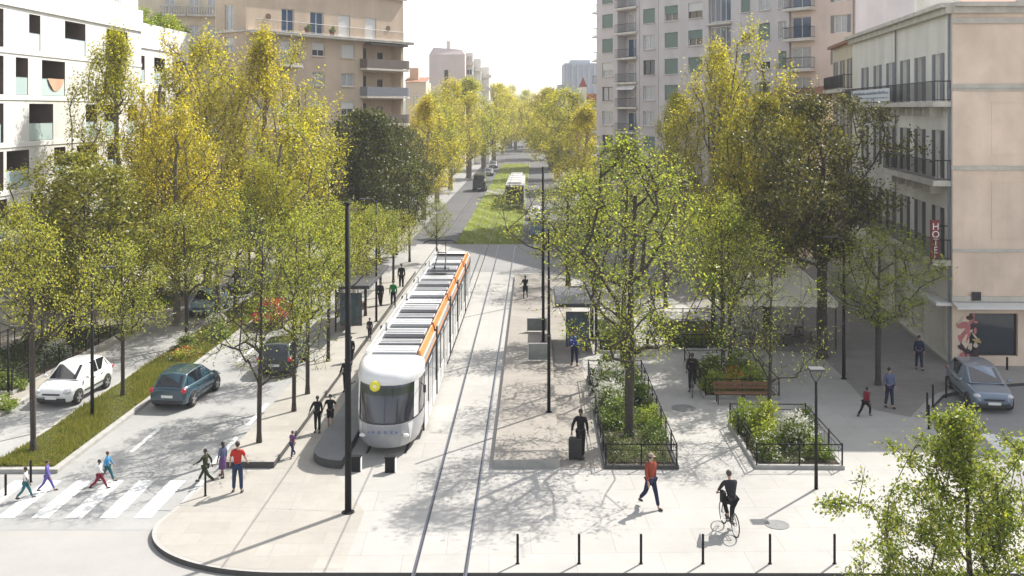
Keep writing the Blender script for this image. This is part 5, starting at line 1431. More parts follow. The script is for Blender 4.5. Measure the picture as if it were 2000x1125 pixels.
# ------------------------------------------------------------------ cars
M_cgl = mat('car_glass',(.012,.014,.018),.05,spec=.8); M_rub = mat('tyre_rubber',(.015,.015,.015),.8); M_alloy = mat('wheel_alloy',(.45,.45,.46),.35,metal=.7)
M_trim = mat('car_trim',(.025,.025,.027),.6); M_tail = mat('tail_lamp_red',(.45,.015,.03),.2,coat=.5); M_head = mat('head_lamp',(.55,.56,.58),.08,spec=.9); M_plate = mat('number_plate',(.7,.7,.66),.5)
def car(label, loc, yaw, paint, kind='hatch', L=3.95, W=1.70, H=1.47, group='cars on the streets', detail=True):
    """local +y is forward"""
    t = thing('parked_car',label,'car',loc,R(yaw),group)
    h2=L/2; w=W/2; bz=.95*H/1.47
    if kind=='hatch':
        st=[(1.0,.34,.58,.62),(.965,.25,.70,.78),(.88,.20,.77,.90),(.70,.20,.84,.97),(.40,.20,.93,1.0),(.1,.20,.95,1.0),(-.4,.20,.97,1.0),(-.72,.20,.98,.99),(-.90,.22,.98,.95),(-.98,.28,.92,.88),(-1.0,.36,.80,.80)]
        cab=(.54,.14,-.70,-.965); rw=.71
    elif kind=='sedan':
        st=[(1.0,.34,.58,.64),(.97,.25,.68,.80),(.9,.2,.76,.92),(.7,.2,.84,.98),(.38,.2,.92,1.0),(0,.2,.94,1.0),(-.4,.2,.96,1.0),(-.7,.2,.97,.99),(-.9,.22,.96,.95),(-.98,.28,.90,.86),(-1.0,.36,.78,.8)]
        cab=(.40,.04,-.52,-.78); rw=.70
    else: # van
        st=[(1.0,.34,.75,.75),(.97,.25,.95,.9),(.85,.2,1.02,.97),(.6,.2,1.05,1.0),(0,.2,1.05,1.0),(-.6,.2,1.05,1.0),(-.95,.22,1.05,.98),(-1.0,.3,1.0,.95)]
        cab=(.80,.55,-.93,-.985); rw=.86
    rings=[]
    for y,zl,zb,wf in st:
        zb*=bz/.95; ww=w*wf; Y=y*h2
        half=[(0,zl),(ww*.86,zl),(ww*.97,zl+.10),(ww,(zl+zb)*.5),(ww*.985,zb-.16),(ww*.93,zb-.03),(ww*.80,zb+.01),(ww*.4,zb+.035),(0,zb+.04)]
        ring=[(x,Y,z) for x,z in half]+[(-x,Y,z) for x,z in half[-2:0:-1]]
        rings.append(ring)
    b=MB(); n=len(rings[0]); vs=[p for r_ in rings for p in r_]
    b.add(vs,[(i*n+k,(i+1)*n+k,(i+1)*n+(k+1)%n,i*n+(k+1)%n) for i in range(len(rings)-1) for k in range(n)])
    b.add(rings[0],[tuple(range(n))]); b.add(rings[-1],[tuple(range(n-1,-1,-1))])
    body=b.build('body',paint,t,True)
    # cabin hull and glass
    c0,c1,c2,c3=[c*h2 for c in cab]; zb=.945*bz/.95; zr=H; wb=w*.90; wr=w*rw
    if kind=='van': zb=1.04
    rz=[(c1,zr-.035),(c1*.3+c2*.7 if False else (c1+c2)/2,zr),(c2,zr-.05)]
    b=MB()
    base=[(wb*.86,c0),(wb,c0-.28),(wb,(c1+c2)/2),(wb*.98,c2),(wb*.86,c3)]
    roof=[(wr*.93,c1),(wr,c1-.12),(wr,(c1+c2)/2),(wr*.98,c2+.1),(wr*.92,c2)]
    zroof=[zr-.05,zr-.03,zr-.015,zr-.05,zr-.075]
    Lb=[(-x,y,zb) for x,y in base]; Rb=[(x,y,zb) for x,y in base]
    Lr=[(-x,y,z) for (x,y),z in zip(roof,zroof)]; Rr=[(x,y,z) for (x,y),z in zip(roof,zroof)]
    C=[(0,y,z+.045) for (x,y),z in zip(roof,zroof)]
    vs=Lb+Rb+Lr+Rr+C; k=5
    fs=[]
    for i in range(4):
        fs+=[(i,i+1,2*k+i+1,2*k+i),(k+i+1,k+i,3*k+i,3*k+i+1),(2*k+i,2*k+i+1,4*k+i+1,4*k+i),(4*k+i,4*k+i+1,3*k+i+1,3*k+i)]
    fs+=[(k,0,2*k,4*k,3*k),(4,k+4,3*k+4,4*k+4,2*k+4)]
    b.add(vs,fs); o=b.build('cabin',paint,t,True); 
    o.data.polygons.foreach_set('use_smooth',[False]*len(o.data.polygons)); bevel(o,.035,3,20)
    def inset(q, f=.07, off=.012):
        q=[Vector(p) for p in q]; c=sum(q,Vector())/len(q); nn=(q[1]-q[0]).cross(q[2]-q[0]).normalized()
        if nn.dot(c-Vector((0,0,zb)))<0: nn=-nn
        return [tuple(p+(c-p)*f+nn*off) for p in q]
    def glass(name,q,f=.07,fx=None):
        g=MB(); g.add(inset(q,f),[tuple(range(len(q)))]); return g.build(name,M_cgl,t)
    glass('windscreen',[Rb[0],Lb[0],Lr[0],Rr[0]],.09)
    glass('rear_window',[Lb[4],Rb[4],Rr[4],Lr[4]],.16)
    for B_,R_ in ((Lb,Lr),(Rb,Rr)):
        mid=lambda a,b,f: tuple(Vector(a).lerp(Vector(b),f))
        ym=2
        glass('side_window',[mid(B_[0],B_[1],.5),B_[2],R_[2],mid(R_[0],R_[1],.7)],.07)
        if kind!='van' : glass('side_window',[B_[2],mid(B_[3],B_[4],.55),mid(R_[3],R_[4],.2),R_[2]],.08)
    # wheels in dark arches
    wy=(.64*h2,-.62*h2); r=.31 if kind!='van' else .34
    for y in wy:
        for s_ in (-1,1):
            a=MB(); n=18; vs=[(s_*(w+.004),y+(r+.055)*math.cos(math.pi*i/n),max(.2,r+(r+.055)*math.sin(math.pi*i/n)-.0)) for i in range(n+1)]
            vs2=[(s_*(w-.2),p[1],p[2]) for p in vs]
            a.add(vs+vs2,[tuple(range(n+1)) if s_<0 else tuple(range(n,-1,-1))]+[(i,i+1,n+2+i,n+1+i) for i in range(n)]); a.build('wheel_arch',M_trim,t)
            q=MB(); q.lathe([(r*.7,-.1),(r*.96,-.1),(r,-.06),(r,.06),(r*.96,.1),(r*.7,.1)],22,(s_*(w-.085),y,r),0,'x'); wo=q.build('wheel',M_rub,t,True)
            q=MB(); cx=s_*(w+.012)
            for i in range(5):
                an=6.283*i/5; ca,sa=math.cos(an),math.sin(an); pz=.045
                q.add([(cx+s_*.006,y+ca*.02-sa*pz,r+sa*.02+ca*pz),(cx+s_*.006,y+ca*r*.66-sa*pz*.8,r+sa*r*.66+ca*pz*.8),(cx+s_*.006,y+ca*r*.66+sa*pz*.8,r+sa*r*.66-ca*pz*.8),(cx+s_*.006,y+ca*.02+sa*pz,r+sa*.02-ca*pz)],[(0,1,2,3)])
            n=20; vs=[(cx,y+rr_*math.cos(6.283*i/n),r+rr_*math.sin(6.283*i/n)) for rr_ in (r*.72,r*.6) for i in range(n)]
            q.add(vs,[(i,(i+1)%n,n+(i+1)%n,n+i) for i in range(n)]); q.build('rim',M_alloy,wo)
    zf=st[1][2]*bz/.95
    f=MB(); f.cbox((0,h2*.985,.33),(W*.70,.10,.16)); f.build('bumper_grille',M_trim,t)
    f=MB(); f.cbox((0,h2*.995,.56),(W*.44,.05,.07)); f.build('grille',M_trim,t)
    f=MB(); f.cbox((0,h2*1.0+.02,.42),(.5,.03,.11)); f.build('number_plate',M_plate,t)
    f=MB(); f.cbox((0,-h2*1.0-.01,.60 if kind!='van' else .5),(.5,.03,.11)); f.build('number_plate',M_plate,t)
    f=MB(); f.cbox((0,-h2*.985,.36),(W*.78,.12,.16)); bevel(f.build('bumper',M_trim,t),.03)
    for s_ in (-1,1):
        q=MB(); q.ball((s_*w*.70,h2*.915,zf-.06),(.17,.20,.10),12); q.build('headlight',M_head,t,True)
        q=MB(); q.ball((s_*w*.80,-h2*.955,.83*bz/.95 if kind!='van' else .95),(.13,.12,.12),12); q.build('tail_light',M_tail,t,True)
        q=MB(); q.ball((s_*(w+.08),c0-.35,zb+.06),(.10,.06,.075),10); q.build('mirror',paint,t,True)
        q=MB(); q.box(s_*w-.012 if s_>0 else -w-.012, s_*w+.012 if s_>0 else -w+.012, -h2*.45,h2*.4,.44,.49); q.build('side_strip',M_trim,t)
        q=MB(); 
        for yy in (-.02*h2,-.36*h2): q.cbox((s_*(w+.0),yy,.82),(.03,.14,.03))
        q.build('door_handle',M_trim,t)
    return t
C_white=mat('paint_white',(.75,.75,.74),.25,coat=.8); C_teal=mat('paint_teal',(.018,.055,.08),.25,coat=.9); C_blk=mat('paint_black_green',(.012,.022,.022),.22,coat=.9)
C_red=mat('paint_red',(.45,.025,.02),.25,coat=.8); C_blue=mat('paint_pale_blue',(.18,.28,.40),.25,coat=.8); C_silver=mat('paint_silver_blue',(.17,.215,.28),.28,metal=.2,coat=.7); C_grey=mat('paint_grey',(.12,.13,.14),.3,coat=.7)
yr=math.degrees(AVYAW)
def lane(u,v): x,y=AV(u,v); return (x,y,RZ+.016)
car('white hatchback facing us in the left carriageway beside the grass median',lane(-20.35,45.3),180+yr-4,C_white,W=1.75,H=1.5)
car('dark teal hatchback seen from behind beside the median kerb',lane(-15.25,44.9),yr-5,C_teal,L=4.0,H=1.46)
car('black car with red tail lamps seen from behind by the raised kerb strip',lane(-12.35,50.2),yr+2,C_blk,'hatch',4.1,1.76,1.5)
car('bright red hatchback half hidden behind leaves on the right carriageway',lane(-15.4,60.5),yr,C_red)
car('pale blue car facing us in the left carriageway behind the median trees',lane(-20.4,64),180+yr,C_blue)
car('grey car half hidden behind the pale blue facing car',lane(-20.5,72),180+yr,C_grey,'sedan',4.3)
sx,sy,_=P(1952,806,RZ)
car('blue grey car facing us in the shade beside the hotel',(sx,sy+1.9,RZ+.01),172,C_silver,'hatch',4.25,1.8,1.56)
car('pale blue grey van driving away right of the tram lawn',(*AV(.0+.4,102),RZ+.03),yr,C_blue,'van',4.8,1.9,1.95)
car('white car behind the van on the right road of the far avenue',(*AV(.2,118),RZ+.03),yr+180,C_white)
car('dark van parked left of the tram lawn on the far avenue',(*AV(-8.6,160),RZ+.03),yr,C_blk,'van',5.2,2.1,2.6)
car('dark car with pale roof farther down the far avenue',(*AV(-8.8,196),RZ+.03),yr+180,C_grey)
car('farthest grey car at the head of the far avenue left road',(*AV(-9,222),RZ+.03),yr+180,C_grey,'sedan',4.4)
# second tram far away on the lawn
ft=thing('tram','distant pale tram with dark end on the far tram lawn','tram',(*AV(-2.57,128),0),AVYAW)
m=MB(); m.box(-1.2,1.2,0,22,.35,3.1); bevel(m.build('body',mat('far_tram_grey',(.30,.29,.27),.5),ft),.15,3)
m=MB(); m.box(-1.1,1.1,-.02,-.004,.6,2.85); m.build('windscreen',M_tgl,ft)
m=MB(); m.box(-1.215,-1.203,.6,21.4,1.2,2.5); m.build('window_band',M_tgl,ft)
for k in range(5): m=MB(); m.box(-.8,.8,1+k*4.2,3.6+k*4.2,3.103,3.4); m.build('roof_box',M_tw,ft)
# ------------------------------------------------------------------ street furniture
# tall overhead-line pole
bx,by,_=P(680,1001)
t=thing('overhead_line_pole','tall thick black pole in front of the tram nose','pole',(bx,by,0))
m=MB(); m.tube([(0,0,0),(0,0,3),(-.02,0,9.55)],[.105,.098,.075],14); m.build('shaft',black,t,True)
m=MB(); m.lathe([(.2,0),(.2,.03),(.12,.035)],16); m.build('base_plate',black,t)
m=MB(); m.ball((-.02,0,9.58),(.09,.09,.06),10); m.build('finial',black,t,True)
def blk(px,py,label,w,h):
    x,y,_=P(px,py); t=thing('marker_box',label,'marker post',(x,y,0),AVYAW)
    m=MB(); m.box(-w/2,w/2,-.1,.1,.0,h); bevel(m.build('housing',black,t),.015)
    m=MB(); m.box(w/2+.001,w/2+.03,-.09,.09,.02,h-.01); m.build('edge_strip',white_paint,t)
    m=MB(); m.box(-w/2-.03,w/2+.03,-.12,.12,h,h+.03); m.build('lid',black,t)
blk(692,920,'low black box standing at the foot of the tall black pole',.44,.5); blk(762,922,'low black box on the track just in front of the tram nose',.34,.52)
def pole(px,py,z,h,r,label,arm=None,name='street_lamp',cat='street lamp'):
    x,y,_=P(px,py,z); t=thing(name,label,cat,(x,y,z),0)
    m=MB(); m.tube([(0,0,0),(0,0,1.2),(0,0,h)],[r,r*.95,r*.6],10); m.build('pole',black,t,True)
    m=MB(); m.lathe([(r*1.8,0),(r*1.8,.02),(r*1.1,.03)],12); m.build('base_plate',black,t)
    if arm:
        m=MB(); m.tube([(0,0,h-.1),(arm*.3,0,h+.05),(arm,0,h+.1)],.03,6); m.cbox((arm*1.15,0,h+.1),(.55,.2,.07)); m.build('lamp_head',darkgrey,t)
    return t
pole(1072,805,.28,7.4,.075,'slender black post on the right tram platform with dark lower half',None,'platform_post','post')
pole(1061,668,.28,9.2,.085,'tall black pole further along the right tram platform',None,'overhead_line_pole','pole')
pole(1060,580,.28,8.5,.085,'farthest tall black pole on the right tram platform',None,'overhead_line_pole','pole')
pole(180,815,-.01,6.0,.075,'black lamp post in the grass median beside the white car',.6)
pole(735,628,.22,7.0,.07,'black post on the raised strip beside the left shelter',-.6)
pole(16,790,0,3.2,.06,'thin dark post at the far left edge of the left pavement',.3)
pole(1648,740,0,6.5,.08,'dark lamp post in the shade of the huge tree',-.6)
# T-headed lamp in front
x,y,_=P(1594,955)
t=thing('street_lamp','black park lamp with flat square head on forked arms in front of a fenced bed','street lamp',(x,y,0),0)
m=MB(); m.tube([(0,0,0),(0,0,1.1),(0,0,3.55)],[.062,.05,.042],10); m.build('pole',black,t,True)
m=MB()
for s_ in (-1,1): m.tube([(0,0,3.5),(s_*.13,0,3.68),(s_*.22,0,3.92)],.014,5)
m.build('fork',black,t)
m=MB(); m.box(-.25,.25,-.2,.2,3.92,3.99); m.box(-.2,.2,-.16,.16,3.90,3.918); bevel(m.build('lamp_head',darkgrey,t),.015)
# bollards
GB='thin black bollards along the plaza front'
def bollard(px,py,label,h=.82,r=.036,z=0,group=GB):
    x,y,_=P(px,py,z); t=thing('bollard',label,'bollard',(x,y,z),0,group)
    m=MB(); m.lathe([(r,0),(r,h-.02),(r*.7,h)],12); m.build('post',black,t,True)
    m=MB(); m.lathe([(r*1.6,0),(r*1.6,.012),(r*1.05,.02)],12); m.build('collar',black,t)
for px,lab in ((1011,'first bollard right of the tram rails on the front edge'),(1131,'second bollard right of the tram rails on the front edge'),(1252,'third bollard from the rails, left of the foreground cyclist'),(1373,'fourth bollard from the rails, beside the foreground cyclist shadow'),(1504,'fifth bollard from the rails, right of the foreground cyclist'),(1630,'sixth bollard from the rails, next to the leafy corner tree')):
    bollard(px,1101,lab)
bollard(401,969,'bollard on the pale kerb corner by the zebra crossing',.95,group='bollards by the zebra crossing'); bollard(11,968,'bollard at the left edge of the picture by the crossing',.7,.04,RZ,'bollards by the zebra crossing'); bollard(60,942,'bollard at the median end behind the crossing children',.75,.04,RZ,'bollards by the zebra crossing')
for i,(px,py) in enumerate(((1856,892),(1833,863),(1814,838),(1811,812),(1822,795),(1848,777))):
    bollard(px,py,('nearest','second','third','fourth','fifth','farthest')[i]+' bollard along the kerb of the shaded side street',.95,.04,0,'bollards along the shaded kerb')
# wall-side posts near shop
for i,px in enumerate((1907,1967)): bollard(px,722,('left','right')[i]+' short post standing under the shop window',.6,.05,0,'posts under the shop window')
# glass screens on the platform
M_scr=mat('screen_glass',(.20,.23,.22),.1,spec=.8,noise=(1.5,.3))
for lab,px0,px1,py0,py1 in (('nearer glass screen panel by the right tram shelter',1032,1070,672,705),('farther glass screen panel by the right tram shelter',1030,1068,622,648)):
    x0,y,_=P(px0,py1,.28); x1,_,_=P(px1,py1,.28); h=(py1-py0)*y/F
    t=thing('glass_screen',lab,'screen',((x0+x1)/2,y,.28),0,'glass screens on the platform'); w_=(x1-x0)/2
    m=MB(); m.box(-w_,w_,-.012,.012,.06,h); m.build('panel',M_scr,t)
    m=MB(); m.box(-w_-.03,-w_-.002,-.02,.02,0,h+.02); m.box(w_+.002,w_+.03,-.02,.02,0,h+.02); m.box(-w_-.03,w_+.03,-.02,.02,h+.021,h+.05); m.build('frame',white_paint,t)
# tram shelters
def shelter(label,u0,u1,v0,v1,z,side):
    x,y=AV((u0+u1)/2,v0); t=thing('tram_shelter',label,'shelter',(x,y,z),AVYAW)
    a=(u1-u0)/2; L=v1-v0
    m=MB(); m.box(-a-.2,a+.2,-.3,L+.3,2.5,2.62); m.box(-a-.22,a+.22,-.32,L+.32,2.42,2.498); bevel(m.build('roof',darkgrey,t),.03)
    xb=-a if side<0 else a
    for k in range(3):
        m=MB(); yy=L*k/2; m.box(xb-.04,xb+.04,yy-.04,yy+.04,0,2.42); m.build('post',black,t)
    for k in range(2):
        m=MB(); m.box(xb-.01,xb+.01,L*k/2+.06,L*(k+1)/2-.06,.25,2.2); m.build('back_panel',M_scr,t)
    m=MB(); s0,s1=(xb+.25,xb+.65) if side<0 else (xb-.65,xb-.25); m.box(s0,s1,.5,L-.5,.45,.5); m.box((s0+s1)/2-.05,(s0+s1)/2+.05,.6,.7,0,.449); m.box((s0+s1)/2-.05,(s0+s1)/2+.05,L-.7,L-.6,0,.449); m.build('seat',mat('bench_wood',(.16,.075,.035),.6,noise=(6,.2)),t)
    m=MB(); m.box(-.6,.6,-.02,.05,.35,2.15); m.build('poster_case',darkgrey,t)
    m=MB(); m.box(-.52,.52,-.03,-.022,.45,2.05); m.build('poster',mat('poster_dark',(.06,.09,.10),.25,noise=(2,.7)),t)
shelter('dark roofed tram shelter on the raised strip left of the tram',-11.0,-9.3,56.5,63.5,.22,-1)
shelter('dark tram shelter with a glazed poster case on the right platform',1.25,3.1,52.4,57,0.004,1)
# cafe canopy
cx_,cy_=14.2,56.0
t=thing('cafe_canopy','pale hipped canvas canopy of the cafe terrace in front of the hotel','canopy',(cx_,cy_,0),R(-6))
M_can=mat('canvas_pale',(.74,.70,.60),.85,noise=(1.5,.12))
m=MB(); a,b=3.0,2.6; rg=.9
vs=[(-a,-b,2.5),(a,-b,2.5),(a,b,2.5),(-a,b,2.5),(-rg,0,4.35),(rg,0,4.35)]
m.add(vs,[(0,1,5,4),(1,2,5),(2,3,4,5),(3,0,4)])
for p,q in ((0,1),(1,2),(2,3),(3,0)):
    A_,B_=Vector(vs[p]),Vector(vs[q]); n=14
    for k in range(n):
        c0,c1=A_.lerp(B_,k/n),A_.lerp(B_,(k+1)/n); md=(c0+c1)/2
        m.add([tuple(c0),tuple(c1),tuple(c1-Vector((0,0,.24))),tuple(md-Vector((0,0,.30))),tuple(c0-Vector((0,0,.24)))],[(0,1,2,3,4)])
m.build('canvas',M_can,t)
m=MB()
for p in range(4): m.tube([vs[p],vs[4 if p in (0,3) else 5]],.035,5)
m.tube([vs[4],vs[5]],.04,5); m.build('ridge_pole',white_paint,t)
for x in (-a+.1,a-.1):
    for y in (-b+.1,b-.1):
        m=MB(); m.tube([(x,y,0),(x,y,2.5)],.045,8); m.build('post',darkgrey,t)
# cafe tables and chairs
M_ct=mat('cafe_table_top',(.35,.33,.30),.4); M_cc=mat('cafe_chair_dark',(.05,.045,.04),.6)
def ctable(x,y,label):
    t=thing('cafe_table',label,'table',(x,y,0),0,'cafe tables')
    m=MB(); m.lathe([(.36,.72),(.36,.75)],20); m.build('table_top',M_ct,t)
    m=MB(); m.tube([(0,0,.03),(0,0,.72)],.03,8); m.lathe([(.22,0),(.22,.03)],16); m.build('pedestal',black,t)
def cchair(x,y,rz,label):
    t=thing('cafe_chair',label,'chair',(x,y,0),R(rz),'cafe chairs')
    m=MB(); m.box(-.2,.2,-.2,.2,.43,.46); m.build('seat',M_cc,t)
    m=MB(); m.box(-.2,.2,.17,.2,.58,.86); m.build('backrest',M_cc,t)
    for x_ in (-.18,.18):
        for y_,zz in ((-.18,.43),(.185,.86)):
            m=MB(); m.tube([(x_,y_,0),(x_,y_,zz)],.014,5); m.build('leg',M_cc,t)
spots=[(12.7,54.6),(14.4,54.3),(16.0,54.8),(13.6,56.6),(15.3,56.8)]
nm=('front left','front middle','front right','back left','back right')
for (x,y),n_ in zip(spots,nm):
    ctable(x,y,n_+' round cafe table under the pale canopy')
    cchair(x-.62,y+.05,95,'dark chair at the left of the '+n_+' cafe table'); cchair(x+.62,y-.05,-95,'dark chair at the right of the '+n_+' cafe table')
# planted beds: kerb and soil, fence, plants
def bed(label, flabel, u0,u1,v0,v1, kerb=True, fh=.72, gaps=()):
    x,y=AV(u0,v0); t=thing('planter_bed',label,'planting bed',(x,y,0),AVYAW)
    W_=u1-u0; L_=v1-v0
    m=MB(); k=.14
    m.box(0,W_,0,k,-.05,.13); m.box(0,W_,L_-k,L_,-.05,.13); m.box(0,k,k,L_-k,-.05,.13); m.box(W_-k,W_,k,L_-k,-.05,.13); m.build('kerb',M_kdark if kerb else M_kerb,t)
    m=MB(); m.box(k,W_-k,k,L_-k,-.05,.09); m.build('soil',M_soil,t)
    f=thing('bed_fence',flabel,'fence',(x,y,.13),AVYAW)
    q=.07
    cs=[(q,q),(W_-q,q),(W_-q,L_-q),(q,L_-q)]
    for i in range(4):
        a=Vector((*cs[i],0)); b=Vector((*cs[(i+1)%4],0)); d=(b-a).length; n=max(1,round(d/1.5))
        r=MB()
        for z,rr_ in ((fh,.022),(fh*.72,.012),(.08,.012)): r.tube([a+Vector((0,0,z)),b+Vector((0,0,z))],rr_,5)
        nb=int(d/.42)
        for j in range(1,nb): p=a.lerp(b,j/nb); r.tube([p+Vector((0,0,.08)),p+Vector((0,0,fh*.72))],.007,3,0,False)
        r.build('rail',black,f)
        for j in range(n):
            p=a.lerp(b,j/n); s_=MB(); s_.tube([p,p+Vector((0,0,fh+.05))],.03,6); s_.build('post',black,f)
GS='flowering shrubs in the fenced beds'
GCOL=[(.04,.08,.012),(.09,.14,.016),(.15,.19,.025)]
bed('large fenced bed in front with a dark kerb and the tallest young tree','low black fence around the large front bed',2.4,5.0,35.6,47.6)
ground_cover('bed_planting','low leafy planting filling the large front bed',(2.6,4.8,35.8,47.4),5200,.38,GCOL,11)
for u,v,k,w_,h_,lab in ((3.2,46.6,'tall',1.5,1.7,'white flowered shrub at the far left of the large front bed'),(4.3,46.8,'green',1.4,1.3,'green shrub at the far right of the large front bed'),(3.3,44.6,'white',1.9,1.5,'big white flowered shrub left of the tree stem in the large bed'),(3.1,42.4,'white',1.7,1.2,'white flowered shrub midway along the left of the large bed'),(4.4,42.9,'tall',1.4,1.4,'tall shrub midway along the right of the large bed'),(3.3,40.2,'green',1.8,1.2,'dark green shrub left of the nearest tree stem'),(4.5,40.3,'lime',1.3,1.0,'lime green shrub right of the nearest tree stem'),(4.5,38.3,'green',1.2,.9,'green shrub at the right front of the large bed')):
    x,y=AV(u,v); shrub(k,x,y,w_,h_,lab,GS)
x,y=AV(3.6,37.3)
ground_cover('bed_grass','fine grass tuft at the front of the large bed',(2.6,4.7,35.8,38.2),2600,.5,[(.10,.13,.03),(.18,.2,.05),(.25,.25,.08)],12,.06)
bed('front right fenced bed with lime and white flowered shrubs','low black fence around the front right bed',7.65,10.75,35.6,40.6,False)
ground_cover('bed_planting','low leafy planting filling the front right bed',(7.85,10.55,35.8,40.4),3200,.42,GCOL,13)
for u,v,k,w_,h_,lab in ((8.15,39.6,'lime',1.3,1.55,'tall lime green bush at the back left of the front right bed'),(8.9,39.4,'lime',1.4,1.7,'brightest lime bush left of the slim tree in the front right bed'),(8.6,38.0,'spike',1.3,1.0,'spiky lime bush at the left side of the front right bed'),(9.6,37.9,'white',1.7,1.25,'round bush full of white flowers in the front right bed'),(10.2,39.3,'green',1.4,1.2,'green bush at the back right of the front right bed'),(10.2,36.6,'green',1.2,.85,'low green bush at the right front corner of the front right bed'),(8.3,36.6,'tall',1.1,.9,'small flowered bush at the left front corner of the front right bed')):
    x,y=AV(u,v); shrub(k,x,y,w_,h_,lab,GS)
bed('fenced bed behind the wooden bench','low black fence around the bed behind the bench',7.3,10.6,44.2,50.5,False)
ground_cover('bed_planting','low leafy planting filling the bed behind the bench',(7.5,10.4,44.4,50.3),3000,.4,GCOL,14)
for u,v,k,w_,h_,lab in ((7.9,45.2,'lime',1.4,1.2,'lime bush at the front left of the bed behind the bench'),(8.8,45.4,'orange',1.3,1.0,'orange tinted bush just behind the bench'),(9.7,45.6,'spike',1.4,1.3,'spiky bush at the right behind the bench'),(8.2,47.6,'tall',1.5,1.4,'flowered bush in the middle of the bed behind the bench'),(9.6,48.2,'green',1.6,1.3,'green bush at the back of the bed behind the bench')):
    x,y=AV(u,v); shrub(k,x,y,w_,h_,lab,GS)
bed('far fenced bed left of the cafe canopy','low black fence around the far bed left of the canopy',6.9,10.4,53,60,False)
ground_cover('bed_planting','low leafy planting filling the far bed left of the canopy',(7.1,10.2,53.2,59.8),2400,.45,GCOL,15,.12)
for u,v,k,w_,h_,lab in ((7.6,54,'green',1.8,1.3,'green bush at the left of the far bed'),(8.8,54,'orange',1.3,.9,'orange flowered bush in the middle of the far bed'),(9.8,54.3,'lime',1.4,1.2,'lime bush at the right of the far bed')):
    x,y=AV(u,v); shrub(k,x,y,w_,h_,lab,GS)
bed('fenced bed beside the right tram shelter','low black fence around the bed beside the right shelter',3.3,5.2,52.5,60,False)
ground_cover('bed_planting','low leafy planting filling the bed beside the right shelter',(3.5,5.0,52.7,59.8),2200,.5,GCOL,16,.12)
for u,v,k,w_,h_,lab in ((4.0,53.4,'green',1.4,1.3,'green bush at the front of the bed beside the shelter'),(4.6,54.6,'white',1.5,1.4,'white flowered bush in the bed beside the shelter')):
    x,y=AV(u,v); shrub(k,x,y,w_,h_,lab,GS)
# left bed with a fence, hedge blocks, low plants of the median
bed('long hedge bed on the left pavement','low fence around the hedge bed on the left pavement',-27.5,-22.9,45,58.5,False,.9)
ground_cover('bed_planting','dense low hedge filling the bed on the left pavement',(-27.3,-23.1,45.3,58.2),5200,.8,[(.03,.055,.010),(.06,.10,.012),(.12,.16,.02)],17,.13)
ground_cover('bed_planting','dense green hedge on the left pavement near the parked blue car',(-26.5,-22.8,62,72),3200,.9,[(.03,.065,.010),(.07,.12,.012),(.13,.18,.02)],18,.15)
ground_cover('median_plants','low yellow and grey green perennials in the far part of the median',(-18.8,-17.0,50.5,78),4200,.5,[(.06,.08,.02),(.12,.13,.03),(.25,.20,.05)],19,.10,-.01)
for i,(u,v,k,w_,h_,lab) in enumerate(((-17.6,51.5,'orange',1.5,.6,'straw yellow tuft in the median behind the teal car'),(-18.3,53.6,'tall',1.5,.9,'grey green bush in the median at the third tree'),(-17.3,56,'green',1.6,.9,'green bush in the median between third and fourth trees'),(-18.2,58.6,'white',1.4,.9,'pale flowered bush in the median before the facing blue car'),(-17.4,63,'lime',1.5,.9,'lime bush in the median beside the red car'))):
    x,y=AV(u,v); shrub(k,x,y,w_,h_,lab,'bushes in the median',-.01)
for i,(px,py,k,w_,h_,lab) in enumerate(((20,760,'green',1.8,1.0,'green bush at the left edge behind the white car'),(110,700,'white',1.6,1.0,'pale flowered bush behind the roof of the white car'),(8,800,'lime',1.2,.8,'small lime bush at the left picture edge'))):
    x,y,_=P(px,py); shrub(k,x,y,w_,h_,lab,None,0)
# bench
x,y,_=P(1450,785)
t=thing('park_bench','long reddish wooden bench standing against the fence of a planted bed','bench',(x,y,0),AVYAW)
M_bw=mat('bench_wood',(.16,.075,.035),.6,noise=(6,.2))
m=MB()
for k in range(3): m.box(-1.25,1.25,-.42+k*.14,-.31+k*.14,.43,.47)
m.build('seat',M_bw,t)
m=MB()
for k in range(2): m.box(-1.25,1.25,.02+k*.02,.06+k*.02,.56+k*.16,.69+k*.16)
m.build('backrest',M_bw,t)
for x_ in (-1.1,0,1.1):
    m=MB(); m.tube([(x_,-.38,0),(x_,-.36,.43)],.025,5); m.tube([(x_,.0,0),(x_,.03,.43),(x_,.07,.9)],.025,5); m.tube([(x_,-.38,.41),(x_,.03,.41)],.022,5); m.build('leg',black,t)
# fence rails by left pavement street edge
HAZE = .00042
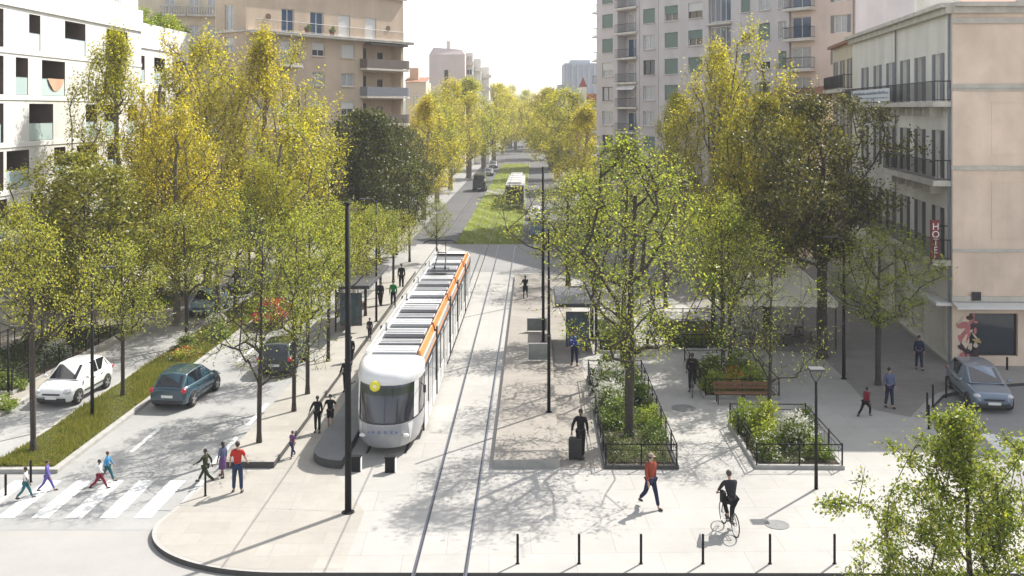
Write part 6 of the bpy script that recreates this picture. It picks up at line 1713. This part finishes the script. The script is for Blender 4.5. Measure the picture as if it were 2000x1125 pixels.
# ------------------------------------------------------------------ light, sky, camera
SUN_AZ, SUN_EL = 43.0, 47.0
w_=bpy.data.worlds.new('World'); sc.world=w_; w_.use_nodes=True
nt=w_.node_tree; bg=nt.nodes['Background']
sky=nt.nodes.new('ShaderNodeTexSky'); sky.sky_type='NISHITA'; sky.sun_disc=False
sky.sun_elevation=R(SUN_EL); sky.sun_rotation=R(SUN_AZ); sky.air_density=1.0; sky.dust_density=1.5; sky.ozone_density=1.0; sky.altitude=20
hs=nt.nodes.new('ShaderNodeHueSaturation'); hs.inputs['Saturation'].default_value=.32; hs.inputs['Value'].default_value=.86
nt.links.new(sky.outputs['Color'],hs.inputs['Color']); nt.links.new(hs.outputs['Color'],bg.inputs['Color']); bg.inputs['Strength'].default_value=.165
sd=bpy.data.lights.new('sun','SUN'); sd.energy=4.1; sd.angle=R(.55); sd.color=(1,.955,.88)
so=bpy.data.objects.new('sun',sd); COL.objects.link(so)
sv=Vector((math.sin(R(SUN_AZ))*math.cos(R(SUN_EL)),math.cos(R(SUN_AZ))*math.cos(R(SUN_EL)),math.sin(R(SUN_EL))))
so.rotation_euler=sv.to_track_quat('Z','Y').to_euler(); so.location=sv*60
cd=bpy.data.cameras.new('camera'); cam=bpy.data.objects.new('camera',cd); COL.objects.link(cam)
cam.location=(0,0,CAMH); cam.rotation_euler=(R(90),0,0); cd.sensor_width=36; cd.lens=36*F/2000; cd.shift_y=-(562.5-HY)/2000
cd.clip_start=.5; cd.clip_end=5000; sc.camera=cam
sc.view_settings.view_transform='Standard'; sc.view_settings.look='None'; sc.view_settings.gamma=1; sc.view_settings.exposure=1.0
sc.render.engine='CYCLES'; sc.cycles.max_bounces=8; sc.cycles.transparent_max_bounces=8; sc.cycles.use_denoising=True
sc.cycles.sample_clamp_indirect=6

# the air of the place: one closed box of even haze
hm=bpy.data.materials.new('haze'); hm.use_nodes=True; hn=hm.node_tree; hn.nodes.remove(hn.nodes['Principled BSDF'])
pv=hn.nodes.new('ShaderNodeVolumePrincipled'); pv.inputs['Color'].default_value=(.93,.94,.97,1); pv.inputs['Density'].default_value=HAZE; pv.inputs['Anisotropy'].default_value=0
hn.links.new(pv.outputs[0],hn.nodes['Material Output'].inputs['Volume'])
mb=MB(); mb.box(-640,640,-60,1200,-3,46); ho=mb.build('haze',hm); tag(ho,kind='stuff',label='thin even haze of bright air over the street',cat='haze')
